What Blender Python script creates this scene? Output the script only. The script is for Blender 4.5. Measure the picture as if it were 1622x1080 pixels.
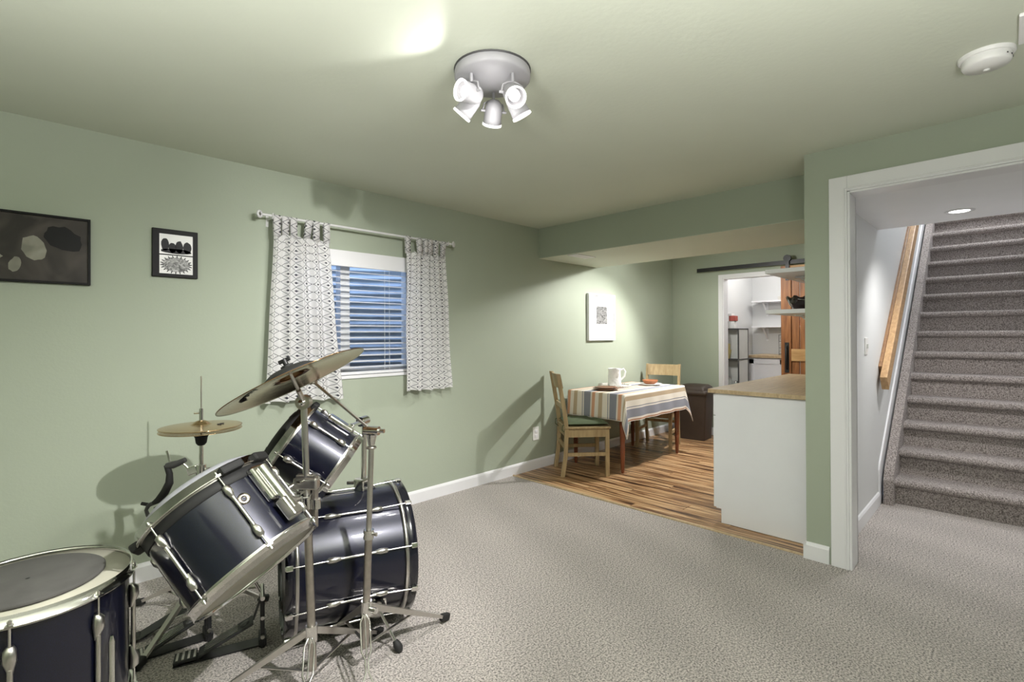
import bpy, bmesh, math, random
from mathutils import Vector, Matrix
random.seed(7)
PI = math.pi
scene = bpy.context.scene
for o in list(bpy.data.objects):
    bpy.data.objects.remove(o, do_unlink=True)
COL = scene.collection

# ------------------------------------------------------------------ camera
YAW, PITCH, ROLL, EYE = 0.7832, 0.0043, -0.0043, 1.31
cam_d = bpy.data.cameras.new('camera')
cam_d.sensor_width = 36.0
cam_d.lens = 36.0 * 793.9 / 1622.0
cam_d.shift_y = -12.9 / 1622.0
cam_d.clip_start = 0.05
cam = bpy.data.objects.new('camera', cam_d)
COL.objects.link(cam)
_f = Vector((math.cos(YAW) * math.cos(PITCH), math.sin(YAW) * math.cos(PITCH), math.sin(PITCH)))
_r = Vector((math.sin(YAW), -math.cos(YAW), 0))
_u = _r.cross(_f)
_r2 = _r * math.cos(ROLL) + _u * math.sin(ROLL)
_u2 = -_r * math.sin(ROLL) + _u * math.cos(ROLL)
cam.matrix_world = Matrix(((_r2.x, _u2.x, -_f.x, 0), (_r2.y, _u2.y, -_f.y, 0), (_r2.z, _u2.z, -_f.z, EYE), (0, 0, 0, 1)))
scene.camera = cam

# ------------------------------------------------------------------ world, exposure
world = bpy.data.worlds.new('sky')
scene.world = world
world.use_nodes = True
wb = world.node_tree.nodes['Background']
wb.inputs[0].default_value = (0.42, 0.60, 1.0, 1)
wb.inputs[1].default_value = 5.0
scene.view_settings.view_transform = 'Standard'
scene.view_settings.look = 'None'
scene.view_settings.gamma = 1.0
scene.view_settings.use_curve_mapping = False
scene.view_settings.exposure = 0.0
scene.cycles.max_bounces = 8
scene.cycles.caustics_reflective = False

# light levels of the lamps (used by the lamp builders below)
SPOT_W = 27.0        # one spot head of the living room lamps
SPILL_W = 4.0       # light that leaves a spot lamp sideways past the frosted rims
KITCHEN_W = 30.0
KITCHEN_SPILL = 9.0
HALL_W = 78.0
LANDING_W = 75.0
PANTRY_W = 17.0
UP_W = 215.0          # each unseen uplight added to brighten the ceiling
WARM = (1.0, 0.98, 0.965)

# ------------------------------------------------------------------ room dimensions
YW = 3.307     # window wall
H = 2.358      # ceiling
XD = 3.294     # doorway wall
XK = 6.464     # kitchen back wall
YC = 0.855     # end of the doorway wall / kitchen side of the stair wall
YS = 0.728     # stair side of that wall
XT = 3.305     # edge of carpet
ZB = 2.063     # underside of soffit
XMIN, YMIN = -1.7, -2.8
ZH = 2.112     # hall ceiling

# ------------------------------------------------------------------ helpers
ORIG = {}

def V(*a):
    return Vector(a)

class G:
    """collects shapes given in room coordinates"""
    def __init__(s):
        s.v = []; s.f = []; s.sm = []; s.uv = None
    def add(s, verts, faces, smooth=False):
        n = len(s.v)
        s.v += [Vector(p) for p in verts]
        s.f += [tuple(i + n for i in f) for f in faces]
        s.sm += [smooth] * len(faces)
        return s
    def box(s, x0, x1, y0, y1, z0, z1, M=None):
        p = [V(x, y, z) for z in (z0, z1) for y in (y0, y1) for x in (x0, x1)]
        if M is not None:
            p = [M @ q for q in p]
        return s.add(p, [(0, 2, 3, 1), (4, 5, 7, 6), (0, 1, 5, 4), (2, 6, 7, 3), (0, 4, 6, 2), (1, 3, 7, 5)])
    def bar(s, a, b, w, h, up=(0, 0, 1)):
        """box beam from a to b, w across, h along up"""
        a = Vector(a); b = Vector(b); d = (b - a); L = d.length; d.normalize()
        u = Vector(up); sx = d.cross(u)
        if sx.length < 1e-4:
            sx = d.cross(V(1, 0, 0))
        sx.normalize(); u = sx.cross(d)
        M = Matrix((( sx.x, d.x, u.x, a.x), (sx.y, d.y, u.y, a.y), (sx.z, d.z, u.z, a.z), (0, 0, 0, 1)))
        return s.box(-w / 2, w / 2, 0, L, -h / 2, h / 2, M)
    def lathe(s, prof, n=24, M=None, cap=True, smooth=True):
        """prof: list of (r, z)"""
        M = M or Matrix.Identity(4)
        vs = []; fs = []
        for r, z in prof:
            for k in range(n):
                t = 2 * PI * k / n
                vs.append(M @ V(r * math.cos(t), r * math.sin(t), z))
        m = len(prof)
        for i in range(m - 1):
            for k in range(n):
                k2 = (k + 1) % n
                fs.append((i * n + k, i * n + k2, (i + 1) * n + k2, (i + 1) * n + k))
        s.add(vs, fs, smooth)
        if cap:
            if prof[0][0] > 1e-5:
                s.add(vs[:n], [tuple(reversed(range(n)))])
            if prof[-1][0] > 1e-5:
                s.add(vs[-n:], [tuple(range(n))])
        return s
    def tube(s, pts, r, n=10, cap=True):
        """swept tube through pts, r number or list"""
        pts = [Vector(p) for p in pts]
        rs = r if isinstance(r, (list, tuple)) else [r] * len(pts)
        vs = []; fs = []
        prev = None
        for i, p in enumerate(pts):
            if i == 0: d = pts[1] - p
            elif i == len(pts) - 1: d = p - pts[i - 1]
            else: d = (pts[i + 1] - p).normalized() + (p - pts[i - 1]).normalized()
            d.normalize()
            if prev is None:
                a = d.cross(V(0, 0, 1))
                if a.length < 1e-3: a = d.cross(V(1, 0, 0))
            else:
                a = prev - d * prev.dot(d)
                if a.length < 1e-4: a = d.cross(V(1, 0, 0))
            a.normalize(); prev = a
            b = d.cross(a)
            for k in range(n):
                t = 2 * PI * k / n
                vs.append(p + (a * math.cos(t) + b * math.sin(t)) * rs[i])
        for i in range(len(pts) - 1):
            for k in range(n):
                k2 = (k + 1) % n
                fs.append((i * n + k, i * n + k2, (i + 1) * n + k2, (i + 1) * n + k))
        s.add(vs, fs, True)
        if cap:
            s.add(vs[:n], [tuple(reversed(range(n)))])
            s.add(vs[-n:], [tuple(range(n))])
        return s
    def prism(s, poly, thick, M):
        """flat polygon (x,y) extruded 0..thick along local z"""
        n = len(poly)
        vs = [M @ V(x, y, 0) for x, y in poly] + [M @ V(x, y, thick) for x, y in poly]
        fs = [tuple(reversed(range(n))), tuple(range(n, 2 * n))]
        fs += [(i, (i + 1) % n, n + (i + 1) % n, n + i) for i in range(n)]
        return s.add(vs, fs)
    def move(s, M):
        s.v = [M @ p for p in s.v]
        return s

def frame(origin, axis, ref=(0, 0, 1)):
    """matrix whose z is axis and whose x is as close to ref as possible"""
    z = Vector(axis).normalized()
    x = Vector(ref) - z * Vector(ref).dot(z)
    if x.length < 1e-4:
        x = V(1, 0, 0) - z * z.x
    x.normalize(); y = z.cross(x)
    o = Vector(origin)
    return Matrix(((x.x, y.x, z.x, o.x), (x.y, y.y, z.y, o.y), (x.z, y.z, z.z, o.z), (0, 0, 0, 1)))

def meta(o, label=None, cat=None, group=None, kind=None):
    if label: o['label'] = label
    if cat: o['category'] = cat
    if group: o['group'] = group
    if kind: o['kind'] = kind
    return o

def thing(name, loc, label, cat, group=None, kind=None):
    o = bpy.data.objects.new(name, None)
    o.empty_display_size = 0.1
    COL.objects.link(o)
    o.location = loc
    ORIG[o] = Vector(loc)
    return meta(o, label, cat, group, kind)

def mk(name, g, mat, parent=None, label=None, cat=None, group=None, kind=None, origin=None, bevel=0):
    """mesh object from a G; coordinates are room coordinates"""
    base = ORIG[parent] if parent else Vector(origin) if origin else V(0, 0, 0)
    me = bpy.data.meshes.new(name)
    me.from_pydata([p - base for p in g.v], [], g.f)
    me.polygons.foreach_set('use_smooth', g.sm)
    if g.uv:
        uvl = me.uv_layers.new(name='UVMap')
        for lp in me.loops:
            uvl.data[lp.index].uv = g.uv[lp.vertex_index]
    me.update()
    me.materials.append(MAT[mat] if isinstance(mat, str) else mat)
    o = bpy.data.objects.new(name, me)
    COL.objects.link(o)
    if parent:
        o.parent = parent
    else:
        o.location = base
    ORIG[o] = base
    if bevel:
        b = o.modifiers.new('bevel', 'BEVEL'); b.width = bevel; b.segments = 2; b.limit_method = 'ANGLE'
    return meta(o, label, cat, group, kind)

def struct(name, g, mat, parent=None, bevel=0):
    return mk(name, g, mat, parent, kind=None if parent else 'structure', bevel=bevel)

def copy_tree(o, parent=None):
    c = o.copy(); COL.objects.link(c)
    ORIG[c] = ORIG.get(o, V(0, 0, 0))
    if parent: c.parent = parent
    for ch in list(o.children):
        copy_tree(ch, c)
    return c

def kit(lat, d, z):
    """room point from the drum corner's own axes: lat runs along the row of stands, d towards the room corner"""
    return V(math.sin(YAW) * lat + math.cos(YAW) * d, -math.cos(YAW) * lat + math.sin(YAW) * d, z)

def kdir(lat, d, z):
    return kit(lat, d, z).normalized()

# ------------------------------------------------------------------ materials
MAT = {}

def nodes_of(name):
    m = bpy.data.materials.new(name)
    m.use_nodes = True
    nt = m.node_tree
    MAT[name] = m
    return m, nt, nt.nodes['Principled BSDF']

def N(nt, t, **kw):
    n = nt.nodes.new(t)
    for k, v in kw.items():
        if k in ('operation', 'blend_type', 'data_type', 'wave_type', 'bands_direction', 'interpolation', 'feature', 'distance', 'noise_dimensions', 'wave_profile'):
            setattr(n, k, v)
        else:
            n.inputs[k].default_value = v
    return n

def plain(name, col, rough=0.5, metal=0.0, spec=None, bump=0, bscale=200, coat=0, mottling=0.04, mscale=6):
    m, nt, b = nodes_of(name)
    b.inputs['Roughness'].default_value = rough
    b.inputs['Metallic'].default_value = metal
    if spec is not None: b.inputs['Specular IOR Level'].default_value = spec
    if coat: b.inputs['Coat Weight'].default_value = coat; b.inputs['Coat Roughness'].default_value = 0.05
    tc = N(nt, 'ShaderNodeTexCoord')
    no = N(nt, 'ShaderNodeTexNoise', Scale=mscale, Detail=3.0)
    nt.links.new(tc.outputs['Object'], no.inputs['Vector'])
    mp = N(nt, 'ShaderNodeMapRange')
    mp.inputs['From Min'].default_value = 0.3; mp.inputs['From Max'].default_value = 0.7
    mp.inputs['To Min'].default_value = 1 - mottling; mp.inputs['To Max'].default_value = 1 + mottling
    nt.links.new(no.outputs['Fac'], mp.inputs['Value'])
    mx = N(nt, 'ShaderNodeVectorMath', operation='SCALE')
    mx.inputs[0].default_value = col
    nt.links.new(mp.outputs['Result'], mx.inputs['Scale'])
    nt.links.new(mx.outputs['Vector'], b.inputs['Base Color'])
    if bump:
        n2 = N(nt, 'ShaderNodeTexNoise', Scale=bscale, Detail=2.0)
        nt.links.new(tc.outputs['Object'], n2.inputs['Vector'])
        bp = N(nt, 'ShaderNodeBump', Strength=bump, Distance=0.002)
        nt.links.new(n2.outputs['Fac'], bp.inputs['Height'])
        nt.links.new(bp.outputs['Normal'], b.inputs['Normal'])
    return m

def emit(name, col, strength):
    m, nt, b = nodes_of(name)
    b.inputs['Base Color'].default_value = (1, 1, 1, 1)
    b.inputs['Emission Color'].default_value = (*col, 1)
    b.inputs['Emission Strength'].default_value = strength
    return m

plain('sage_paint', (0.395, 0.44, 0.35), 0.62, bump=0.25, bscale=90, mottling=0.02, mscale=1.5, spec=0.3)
plain('sage_paint_lit', (0.60, 0.635, 0.53), 0.7, bump=0.35, bscale=45, mottling=0.02, mscale=1.5, spec=0.25)  # wall sage lightened: missing ceiling light put into the colour
plain('white_paint', (0.88, 0.885, 0.90), 0.45, bump=0.08, bscale=60, mottling=0.01)
plain('grey_wall_paint', (0.70, 0.71, 0.71), 0.6, bump=0.15, bscale=80, mottling=0.015, mscale=1.5)
plain('white_trim', (0.82, 0.82, 0.84), 0.35, mottling=0.01)
plain('white_plastic', (0.82, 0.82, 0.80), 0.35, mottling=0.01)
plain('white_metal', (0.75, 0.75, 0.76), 0.4, mottling=0.01)
plain('lamp_grey', (0.36, 0.355, 0.37), 0.45, mottling=0.01)
plain('cabinet_white', (0.82, 0.83, 0.86), 0.4, mottling=0.01)
plain('chrome', (0.80, 0.79, 0.77), 0.12, metal=1.0, mottling=0.03, mscale=30)
plain('satin_chrome', (0.62, 0.60, 0.57), 0.28, metal=1.0, mottling=0.05, mscale=40)
plain('aged_chrome', (0.50, 0.46, 0.42), 0.3, metal=1.0, mottling=0.12, mscale=40)
plain('black_rubber', (0.012, 0.012, 0.012), 0.7)
plain('black_metal', (0.015, 0.015, 0.016), 0.45, metal=0.0)
plain('mute_foam', (0.085, 0.082, 0.078), 0.9, bump=0.3, bscale=600, mottling=0.12, mscale=14)
plain('grey_mute', (0.33, 0.33, 0.37), 0.75, bump=0.1, bscale=300)
plain('drum_head', (0.44, 0.425, 0.35), 0.45, mottling=0.06, mscale=10)
plain('drum_head_black', (0.02, 0.02, 0.022), 0.35)
plain('hoop_lacquer', (0.006, 0.006, 0.012), 0.18, coat=0.6)
plain('fabric_green', (0.075, 0.10, 0.05), 0.9, bump=0.3, bscale=300)
plain('ceramic_white', (0.82, 0.82, 0.82), 0.25, mottling=0.02)
plain('ceramic_brown', (0.20, 0.095, 0.05), 0.35, mottling=0.2, mscale=25)
plain('terracotta', (0.36, 0.13, 0.05), 0.5, mottling=0.15, mscale=20)
plain('bin_brown', (0.052, 0.036, 0.027), 0.5, mottling=0.05)
plain('dark_glass', (0.012, 0.003, 0.004), 0.1, coat=0.5)
plain('dark_grey_metal', (0.06, 0.06, 0.06), 0.5)
plain('panel_white', (0.62, 0.63, 0.60), 0.4)
plain('frame_black', (0.006, 0.006, 0.006), 0.45, spec=0.15)
plain('mat_white', (0.78, 0.78, 0.77), 0.6, mottling=0.01)
plain('oat_towel', (0.62, 0.58, 0.52), 0.95, bump=0.4, bscale=120)
plain('red_cloth', (0.42, 0.10, 0.08), 0.9)
plain('yellow_card', (0.70, 0.58, 0.25), 0.6)
plain('clear_jar', (0.55, 0.58, 0.55), 0.1, coat=0.4)
plain('galvanised', (0.55, 0.56, 0.58), 0.5, metal=0.15, mottling=0.12, mscale=8)
plain('soil', (0.12, 0.10, 0.08), 0.95, mottling=0.2)
plain('can_label', (0.62, 0.60, 0.55), 0.5, mottling=0.5, mscale=40)
plain('wicker', (0.62, 0.60, 0.55), 0.7, bump=0.6, bscale=160)
emit('lamp_glow', (1.0, 0.97, 0.92), 3.2)
emit('lamp_rim', (1.0, 0.98, 0.95), 0.9)
emit('downlight_glow', (1.0, 0.97, 0.93), 9.0)

# embossed pitcher
m, nt, b = nodes_of('embossed_white')
b.inputs['Base Color'].default_value = (0.8, 0.8, 0.8, 1); b.inputs['Roughness'].default_value = 0.3
vo = N(nt, 'ShaderNodeTexVoronoi', Scale=38.0); tc = N(nt, 'ShaderNodeTexCoord')
nt.links.new(tc.outputs['Object'], vo.inputs['Vector'])
bp = N(nt, 'ShaderNodeBump', Strength=0.9, Distance=0.006)
nt.links.new(vo.outputs['Distance'], bp.inputs['Height']); nt.links.new(bp.outputs['Normal'], b.inputs['Normal'])

# glass
m, nt, b = nodes_of('glass')
b.inputs['Base Color'].default_value = (0.95, 0.97, 1, 1); b.inputs['Roughness'].default_value = 0.0
b.inputs['Transmission Weight'].default_value = 1.0; b.inputs['IOR'].default_value = 1.01

# sparkle blue drum lacquer
m, nt, b = nodes_of('drum_lacquer')
tc = N(nt, 'ShaderNodeTexCoord')
no = N(nt, 'ShaderNodeTexNoise', Scale=900.0, Detail=1.0)
nt.links.new(tc.outputs['Object'], no.inputs['Vector'])
cr = N(nt, 'ShaderNodeValToRGB')
cr.color_ramp.elements[0].color = (0.001, 0.0013, 0.007, 1); cr.color_ramp.elements[0].position = 0.4
cr.color_ramp.elements[1].color = (0.005, 0.007, 0.034, 1); cr.color_ramp.elements[1].position = 0.72
nt.links.new(no.outputs['Fac'], cr.inputs['Fac']); nt.links.new(cr.outputs['Color'], b.inputs['Base Color'])
b.inputs['Metallic'].default_value = 0.35; b.inputs['Roughness'].default_value = 0.34
b.inputs['Coat Weight'].default_value = 1.0; b.inputs['Coat Roughness'].default_value = 0.06

# cymbal bronze with lathe rings
def bronze(name, c0, c1, rough):
    m, nt, b = nodes_of(name)
    tc = N(nt, 'ShaderNodeTexCoord')
    uvn = N(nt, 'ShaderNodeUVMap')
    sp = N(nt, 'ShaderNodeSeparateXYZ'); nt.links.new(uvn.outputs['UV'], sp.inputs[0])
    no = N(nt, 'ShaderNodeTexNoise', Scale=260.0, Detail=2.0, noise_dimensions='1D')
    nt.links.new(sp.outputs['X'], no.inputs['W'])
    cr = N(nt, 'ShaderNodeValToRGB')
    cr.color_ramp.elements[0].color = (*c0, 1); cr.color_ramp.elements[0].position = 0.3
    cr.color_ramp.elements[1].color = (*c1, 1); cr.color_ramp.elements[1].position = 0.75
    nt.links.new(no.outputs['Fac'], cr.inputs['Fac']); nt.links.new(cr.outputs['Color'], b.inputs['Base Color'])
    bp = N(nt, 'ShaderNodeBump', Strength=0.25, Distance=0.001)
    nt.links.new(no.outputs['Fac'], bp.inputs['Height']); nt.links.new(bp.outputs['Normal'], b.inputs['Normal'])
    b.inputs['Metallic'].default_value = 1.0; b.inputs['Roughness'].default_value = rough
bronze('cymbal_bronze', (0.27, 0.145, 0.07), (0.42, 0.26, 0.14), 0.13)
bronze('hihat_bronze', (0.46, 0.30, 0.15), (0.64, 0.46, 0.27), 0.2)

# carpet
def carpet(name, c0, c1, tracks):
    m, nt, b = nodes_of(name)
    tc = N(nt, 'ShaderNodeTexCoord')
    n1 = N(nt, 'ShaderNodeTexNoise', Scale=125.0, Detail=4.0, Roughness=0.8)
    n2 = N(nt, 'ShaderNodeTexNoise', Scale=2.2, Detail=4.0)
    for n in (n1, n2): nt.links.new(tc.outputs['Object'], n.inputs['Vector'])
    cr = N(nt, 'ShaderNodeValToRGB')
    cr.color_ramp.elements[0].color = (*c0, 1); cr.color_ramp.elements[0].position = 0.41
    cr.color_ramp.elements[1].color = (*c1, 1); cr.color_ramp.elements[1].position = 0.57
    nt.links.new(n1.outputs['Fac'], cr.inputs['Fac'])
    # pile direction left by the vacuum cleaner: broad soft bands
    mp = N(nt, 'ShaderNodeMapping'); mp.inputs['Rotation'].default_value = (0, 0, 0.35)
    nt.links.new(tc.outputs['Object'], mp.inputs['Vector'])
    wv = N(nt, 'ShaderNodeTexWave', Scale=0.62, Distortion=3.0, Detail=2.0)
    nt.links.new(mp.outputs['Vector'], wv.inputs['Vector'])
    ad = N(nt, 'ShaderNodeMath', operation='ADD')
    nt.links.new(wv.outputs['Fac'], ad.inputs[0]); nt.links.new(n2.outputs['Fac'], ad.inputs[1])
    mr = N(nt, 'ShaderNodeMapRange'); mr.inputs['From Min'].default_value = 0.2; mr.inputs['From Max'].default_value = 1.7
    mr.inputs['To Min'].default_value = 1 - tracks; mr.inputs['To Max'].default_value = 1 + tracks
    nt.links.new(ad.outputs[0], mr.inputs['Value'])
    sc = N(nt, 'ShaderNodeVectorMath', operation='SCALE')
    nt.links.new(cr.outputs['Color'], sc.inputs[0]); nt.links.new(mr.outputs['Result'], sc.inputs['Scale'])
    nt.links.new(sc.outputs['Vector'], b.inputs['Base Color'])
    b.inputs['Roughness'].default_value = 1.0; b.inputs['Specular IOR Level'].default_value = 0.1
    b.inputs['Sheen Weight'].default_value = 0.15
    bp = N(nt, 'ShaderNodeBump', Strength=1.0, Distance=0.006)
    nt.links.new(n1.outputs['Fac'], bp.inputs['Height']); nt.links.new(bp.outputs['Normal'], b.inputs['Normal'])
carpet('carpet_beige', (0.14, 0.127, 0.118), (0.67, 0.612, 0.57), 0.07)
carpet('carpet_stair', (0.12, 0.102, 0.095), (0.52, 0.465, 0.44), 0.05)

# woods
def wood(name, cols, scale=(1, 14, 14), wscale=1.2, dist=5.0, rough=0.4, randomise=True, nscale=2.0):
    m, nt, b = nodes_of(name)
    tc = N(nt, 'ShaderNodeTexCoord')
    mp = N(nt, 'ShaderNodeMapping'); mp.inputs['Scale'].default_value = scale
    nt.links.new(tc.outputs['Object'], mp.inputs['Vector'])
    src = mp.outputs['Vector']
    if randomise:
        oi = N(nt, 'ShaderNodeObjectInfo')
        cb = N(nt, 'ShaderNodeCombineXYZ')
        mu = N(nt, 'ShaderNodeMath', operation='MULTIPLY'); mu.inputs[1].default_value = 57.0
        nt.links.new(oi.outputs['Random'], mu.inputs[0])
        for i in range(3): nt.links.new(mu.outputs[0], cb.inputs[i])
        ad = N(nt, 'ShaderNodeVectorMath', operation='ADD')
        nt.links.new(src, ad.inputs[0]); nt.links.new(cb.outputs[0], ad.inputs[1])
        src = ad.outputs['Vector']
    no = N(nt, 'ShaderNodeTexNoise', Scale=nscale, Detail=5.0, Roughness=0.6, Distortion=dist * 0.12)
    nt.links.new(src, no.inputs['Vector'])
    cr = N(nt, 'ShaderNodeValToRGB')
    el = cr.color_ramp.elements
    while len(el) < len(cols): el.new(0.5)
    for i, (p, c) in enumerate(cols):
        el[i].position = p; el[i].color = (*c, 1)
    nt.links.new(no.outputs['Fac'], cr.inputs['Fac'])
    nt.links.new(cr.outputs['Color'], b.inputs['Base Color'])
    b.inputs['Roughness'].default_value = rough
wood('acacia', [(0.36, (0.035, 0.016, 0.008)), (0.44, (0.15, 0.072, 0.032)), (0.51, (0.40, 0.225, 0.105)), (0.60, (0.62, 0.42, 0.23))], scale=(18, 0.7, 9), rough=0.28, nscale=2.2)
wood('pine_light', [(0.3, (0.40, 0.27, 0.13)), (0.7, (0.62, 0.47, 0.27))], scale=(6, 6, 1.0), rough=0.4, nscale=3)
wood('chair_wood', [(0.3, (0.30, 0.21, 0.105)), (0.7, (0.47, 0.36, 0.20))], scale=(9, 9, 1.2), rough=0.4, nscale=3)
wood('cherry', [(0.3, (0.13, 0.035, 0.014)), (0.7, (0.27, 0.085, 0.035))], scale=(9, 9, 1.2), rough=0.35, nscale=3)
wood('barn_wood', [(0.3, (0.16, 0.055, 0.016)), (0.55, (0.33, 0.13, 0.04)), (0.72, (0.46, 0.21, 0.075))], scale=(6, 9, 0.8), rough=0.5, nscale=2.5)
wood('barn_board', [(0.3, (0.42, 0.23, 0.085)), (0.7, (0.60, 0.37, 0.16))], scale=(6, 1.5, 9), rough=0.5, nscale=3)
wood('butcher_block', [(0.3, (0.40, 0.29, 0.17)), (0.7, (0.58, 0.45, 0.28))], scale=(1.6, 22, 10), rough=0.45, nscale=2.5)
wood('rail_oak', [(0.3, (0.38, 0.22, 0.10)), (0.7, (0.60, 0.39, 0.20))], scale=(1.5, 9, 9), rough=0.4, nscale=4)
wood('rail_oak_shaded', [(0.3, (0.20, 0.10, 0.045)), (0.7, (0.36, 0.20, 0.095))], scale=(1.5, 9, 9), rough=0.4, nscale=4)  # oak of the rail darkened, shade on the backing board put in

# curtain cloth: white with dark diamonds and dots, in cloth metres (UV)
m, nt, b = nodes_of('curtain_cloth')
uvn = N(nt, 'ShaderNodeUVMap'); sp = N(nt, 'ShaderNodeSeparateXYZ'); nt.links.new(uvn.outputs['UV'], sp.inputs[0])
def cell(sock, period):
    d = N(nt, 'ShaderNodeMath', operation='DIVIDE'); d.inputs[1].default_value = period; nt.links.new(sock, d.inputs[0])
    f = N(nt, 'ShaderNodeMath', operation='FRACT'); nt.links.new(d.outputs[0], f.inputs[0])
    s_ = N(nt, 'ShaderNodeMath', operation='SUBTRACT'); s_.inputs[1].default_value = 0.5; nt.links.new(f.outputs[0], s_.inputs[0])
    a = N(nt, 'ShaderNodeMath', operation='ABSOLUTE'); nt.links.new(s_.outputs[0], a.inputs[0])
    return a.outputs[0]
ca = cell(sp.outputs['X'], 0.085); cb_ = cell(sp.outputs['Y'], 0.052)
sm = N(nt, 'ShaderNodeMath', operation='ADD'); nt.links.new(ca, sm.inputs[0]); nt.links.new(cb_, sm.inputs[1])
ln = N(nt, 'ShaderNodeMath', operation='COMPARE'); ln.inputs[1].default_value = 0.47; ln.inputs[2].default_value = 0.032
nt.links.new(sm.outputs[0], ln.inputs[0])
dt = N(nt, 'ShaderNodeMath', operation='LESS_THAN'); dt.inputs[1].default_value = 0.14; nt.links.new(sm.outputs[0], dt.inputs[0])
mxx = N(nt, 'ShaderNodeMath', operation='MAXIMUM'); nt.links.new(ln.outputs[0], mxx.inputs[0]); nt.links.new(dt.outputs[0], mxx.inputs[1])
mixc = N(nt, 'ShaderNodeMix', data_type='RGBA')
mixc.inputs['A'].default_value = (0.84, 0.83, 0.83, 1); mixc.inputs['B'].default_value = (0.05, 0.05, 0.07, 1)
nt.links.new(mxx.outputs[0], mixc.inputs['Factor']); nt.links.new(mixc.outputs['Result'], b.inputs['Base Color'])
b.inputs['Roughness'].default_value = 0.9
tr = N(nt, 'ShaderNodeBsdfTranslucent'); nt.links.new(mixc.outputs['Result'], tr.inputs['Color'])
ms = N(nt, 'ShaderNodeMixShader'); ms.inputs[0].default_value = 0.3
nt.links.new(b.outputs[0], ms.inputs[1]); nt.links.new(tr.outputs[0], ms.inputs[2])
nt.links.new(ms.outputs[0], nt.nodes['Material Output'].inputs['Surface'])

# tablecloth stripes across the cloth (UV y in metres)
m, nt, b = nodes_of('striped_cloth')
uvn = N(nt, 'ShaderNodeUVMap'); sp = N(nt, 'ShaderNodeSeparateXYZ'); nt.links.new(uvn.outputs['UV'], sp.inputs[0])
d = N(nt, 'ShaderNodeMath', operation='DIVIDE'); d.inputs[1].default_value = 0.30; nt.links.new(sp.outputs['Y'], d.inputs[0])
f = N(nt, 'ShaderNodeMath', operation='FRACT'); nt.links.new(d.outputs[0], f.inputs[0])
cr = N(nt, 'ShaderNodeValToRGB'); cr.color_ramp.interpolation = 'CONSTANT'
stripes = [(0.0, (0.25, 0.26, 0.30)), (0.17, (0.72, 0.68, 0.62)), (0.22, (0.22, 0.23, 0.27)), (0.25, (0.74, 0.69, 0.60)), (0.44, (0.47, 0.37, 0.25)),
           (0.58, (0.74, 0.69, 0.61)), (0.72, (0.62, 0.34, 0.21)), (0.84, (0.72, 0.67, 0.60)), (0.90, (0.25, 0.26, 0.30))]
el = cr.color_ramp.elements
while len(el) < len(stripes): el.new(0.5)
for i, (p, c) in enumerate(stripes):
    el[i].position = p; el[i].color = (*c, 1)
nt.links.new(f.outputs[0], cr.inputs['Fac'])
nt.links.new(cr.outputs['Color'], b.inputs['Base Color']); b.inputs['Roughness'].default_value = 0.85
no = N(nt, 'ShaderNodeTexNoise', Scale=500.0); bp = N(nt, 'ShaderNodeBump', Strength=0.3, Distance=0.001)
nt.links.new(uvn.outputs['UV'], no.inputs['Vector']); nt.links.new(no.outputs['Fac'], bp.inputs['Height']); nt.links.new(bp.outputs['Normal'], b.inputs['Normal'])

# generic picture prints
def print_mat(name, lo, hi, scale, detail, dist, p0=0.35, p1=0.7):
    m, nt, b = nodes_of(name)
    tc = N(nt, 'ShaderNodeTexCoord')
    no = N(nt, 'ShaderNodeTexNoise', Scale=scale, Detail=detail, Distortion=dist)
    nt.links.new(tc.outputs['Object'], no.inputs['Vector'])
    cr = N(nt, 'ShaderNodeValToRGB')
    cr.color_ramp.elements[0].color = (*lo, 1); cr.color_ramp.elements[0].position = p0
    cr.color_ramp.elements[1].color = (*hi, 1); cr.color_ramp.elements[1].position = p1
    nt.links.new(no.outputs['Fac'], cr.inputs['Fac']); nt.links.new(cr.outputs['Color'], b.inputs['Base Color'])
    b.inputs['Roughness'].default_value = 0.4; b.inputs['Specular IOR Level'].default_value = 0.15
print_mat('print_dark', (0.035, 0.032, 0.028), (0.10, 0.085, 0.075), 5.0, 2.0, 1.0)
print_mat('print_pale', (0.20, 0.195, 0.16), (0.36, 0.35, 0.29), 9.0, 2.0, 0.5)
print_mat('print_grey', (0.10, 0.10, 0.10), (0.62, 0.62, 0.62), 34.0, 4.0, 2.5)
print_mat('print_botanic', (0.07, 0.07, 0.07), (0.45, 0.45, 0.44), 26.0, 6.0, 2.0)
plain('print_black', (0.010, 0.010, 0.010), 0.4, spec=0.15)
plain('print_white', (0.66, 0.66, 0.64), 0.3)

# ================================================================== SETTING
T = 0.12
# window wall with the window hole
WX0, WX1, WZ0, WZ1 = 1.25, 2.27, 1.03, 1.895
g = G()
g.box(XMIN - T, WX0, YW, YW + 0.2, -0.05, H + 0.1)
g.box(WX1, 8.2, YW, YW + 0.2, -0.05, H + 0.1)
g.box(WX0, WX1, YW, YW + 0.2, -0.05, WZ0)
g.box(WX0, WX1, YW, YW + 0.2, WZ1, H + 0.1)
struct('wall_window', g, 'sage_paint')
struct('wall_back', G().box(XMIN - T, XMIN, YMIN - T, YW, -0.05, H + 0.1), 'sage_paint')
struct('wall_right', G().box(XMIN, 3.42, YMIN - T, YMIN, -0.05, H + 0.1), 'sage_paint')
# doorway wall
YJ = 0.628
YJ2 = -0.42
g = G()
g.box(XD, 3.42, YJ + 0.02, YC, -0.05, H + 0.1)
g.box(XD, 3.42, YMIN, YJ2 - 0.02, -0.05, H + 0.1)
g.box(XD, 3.42, YJ2 - 0.02, YJ + 0.02, 2.105, H + 0.1)
struct('wall_doorway', g, 'sage_paint')
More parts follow.
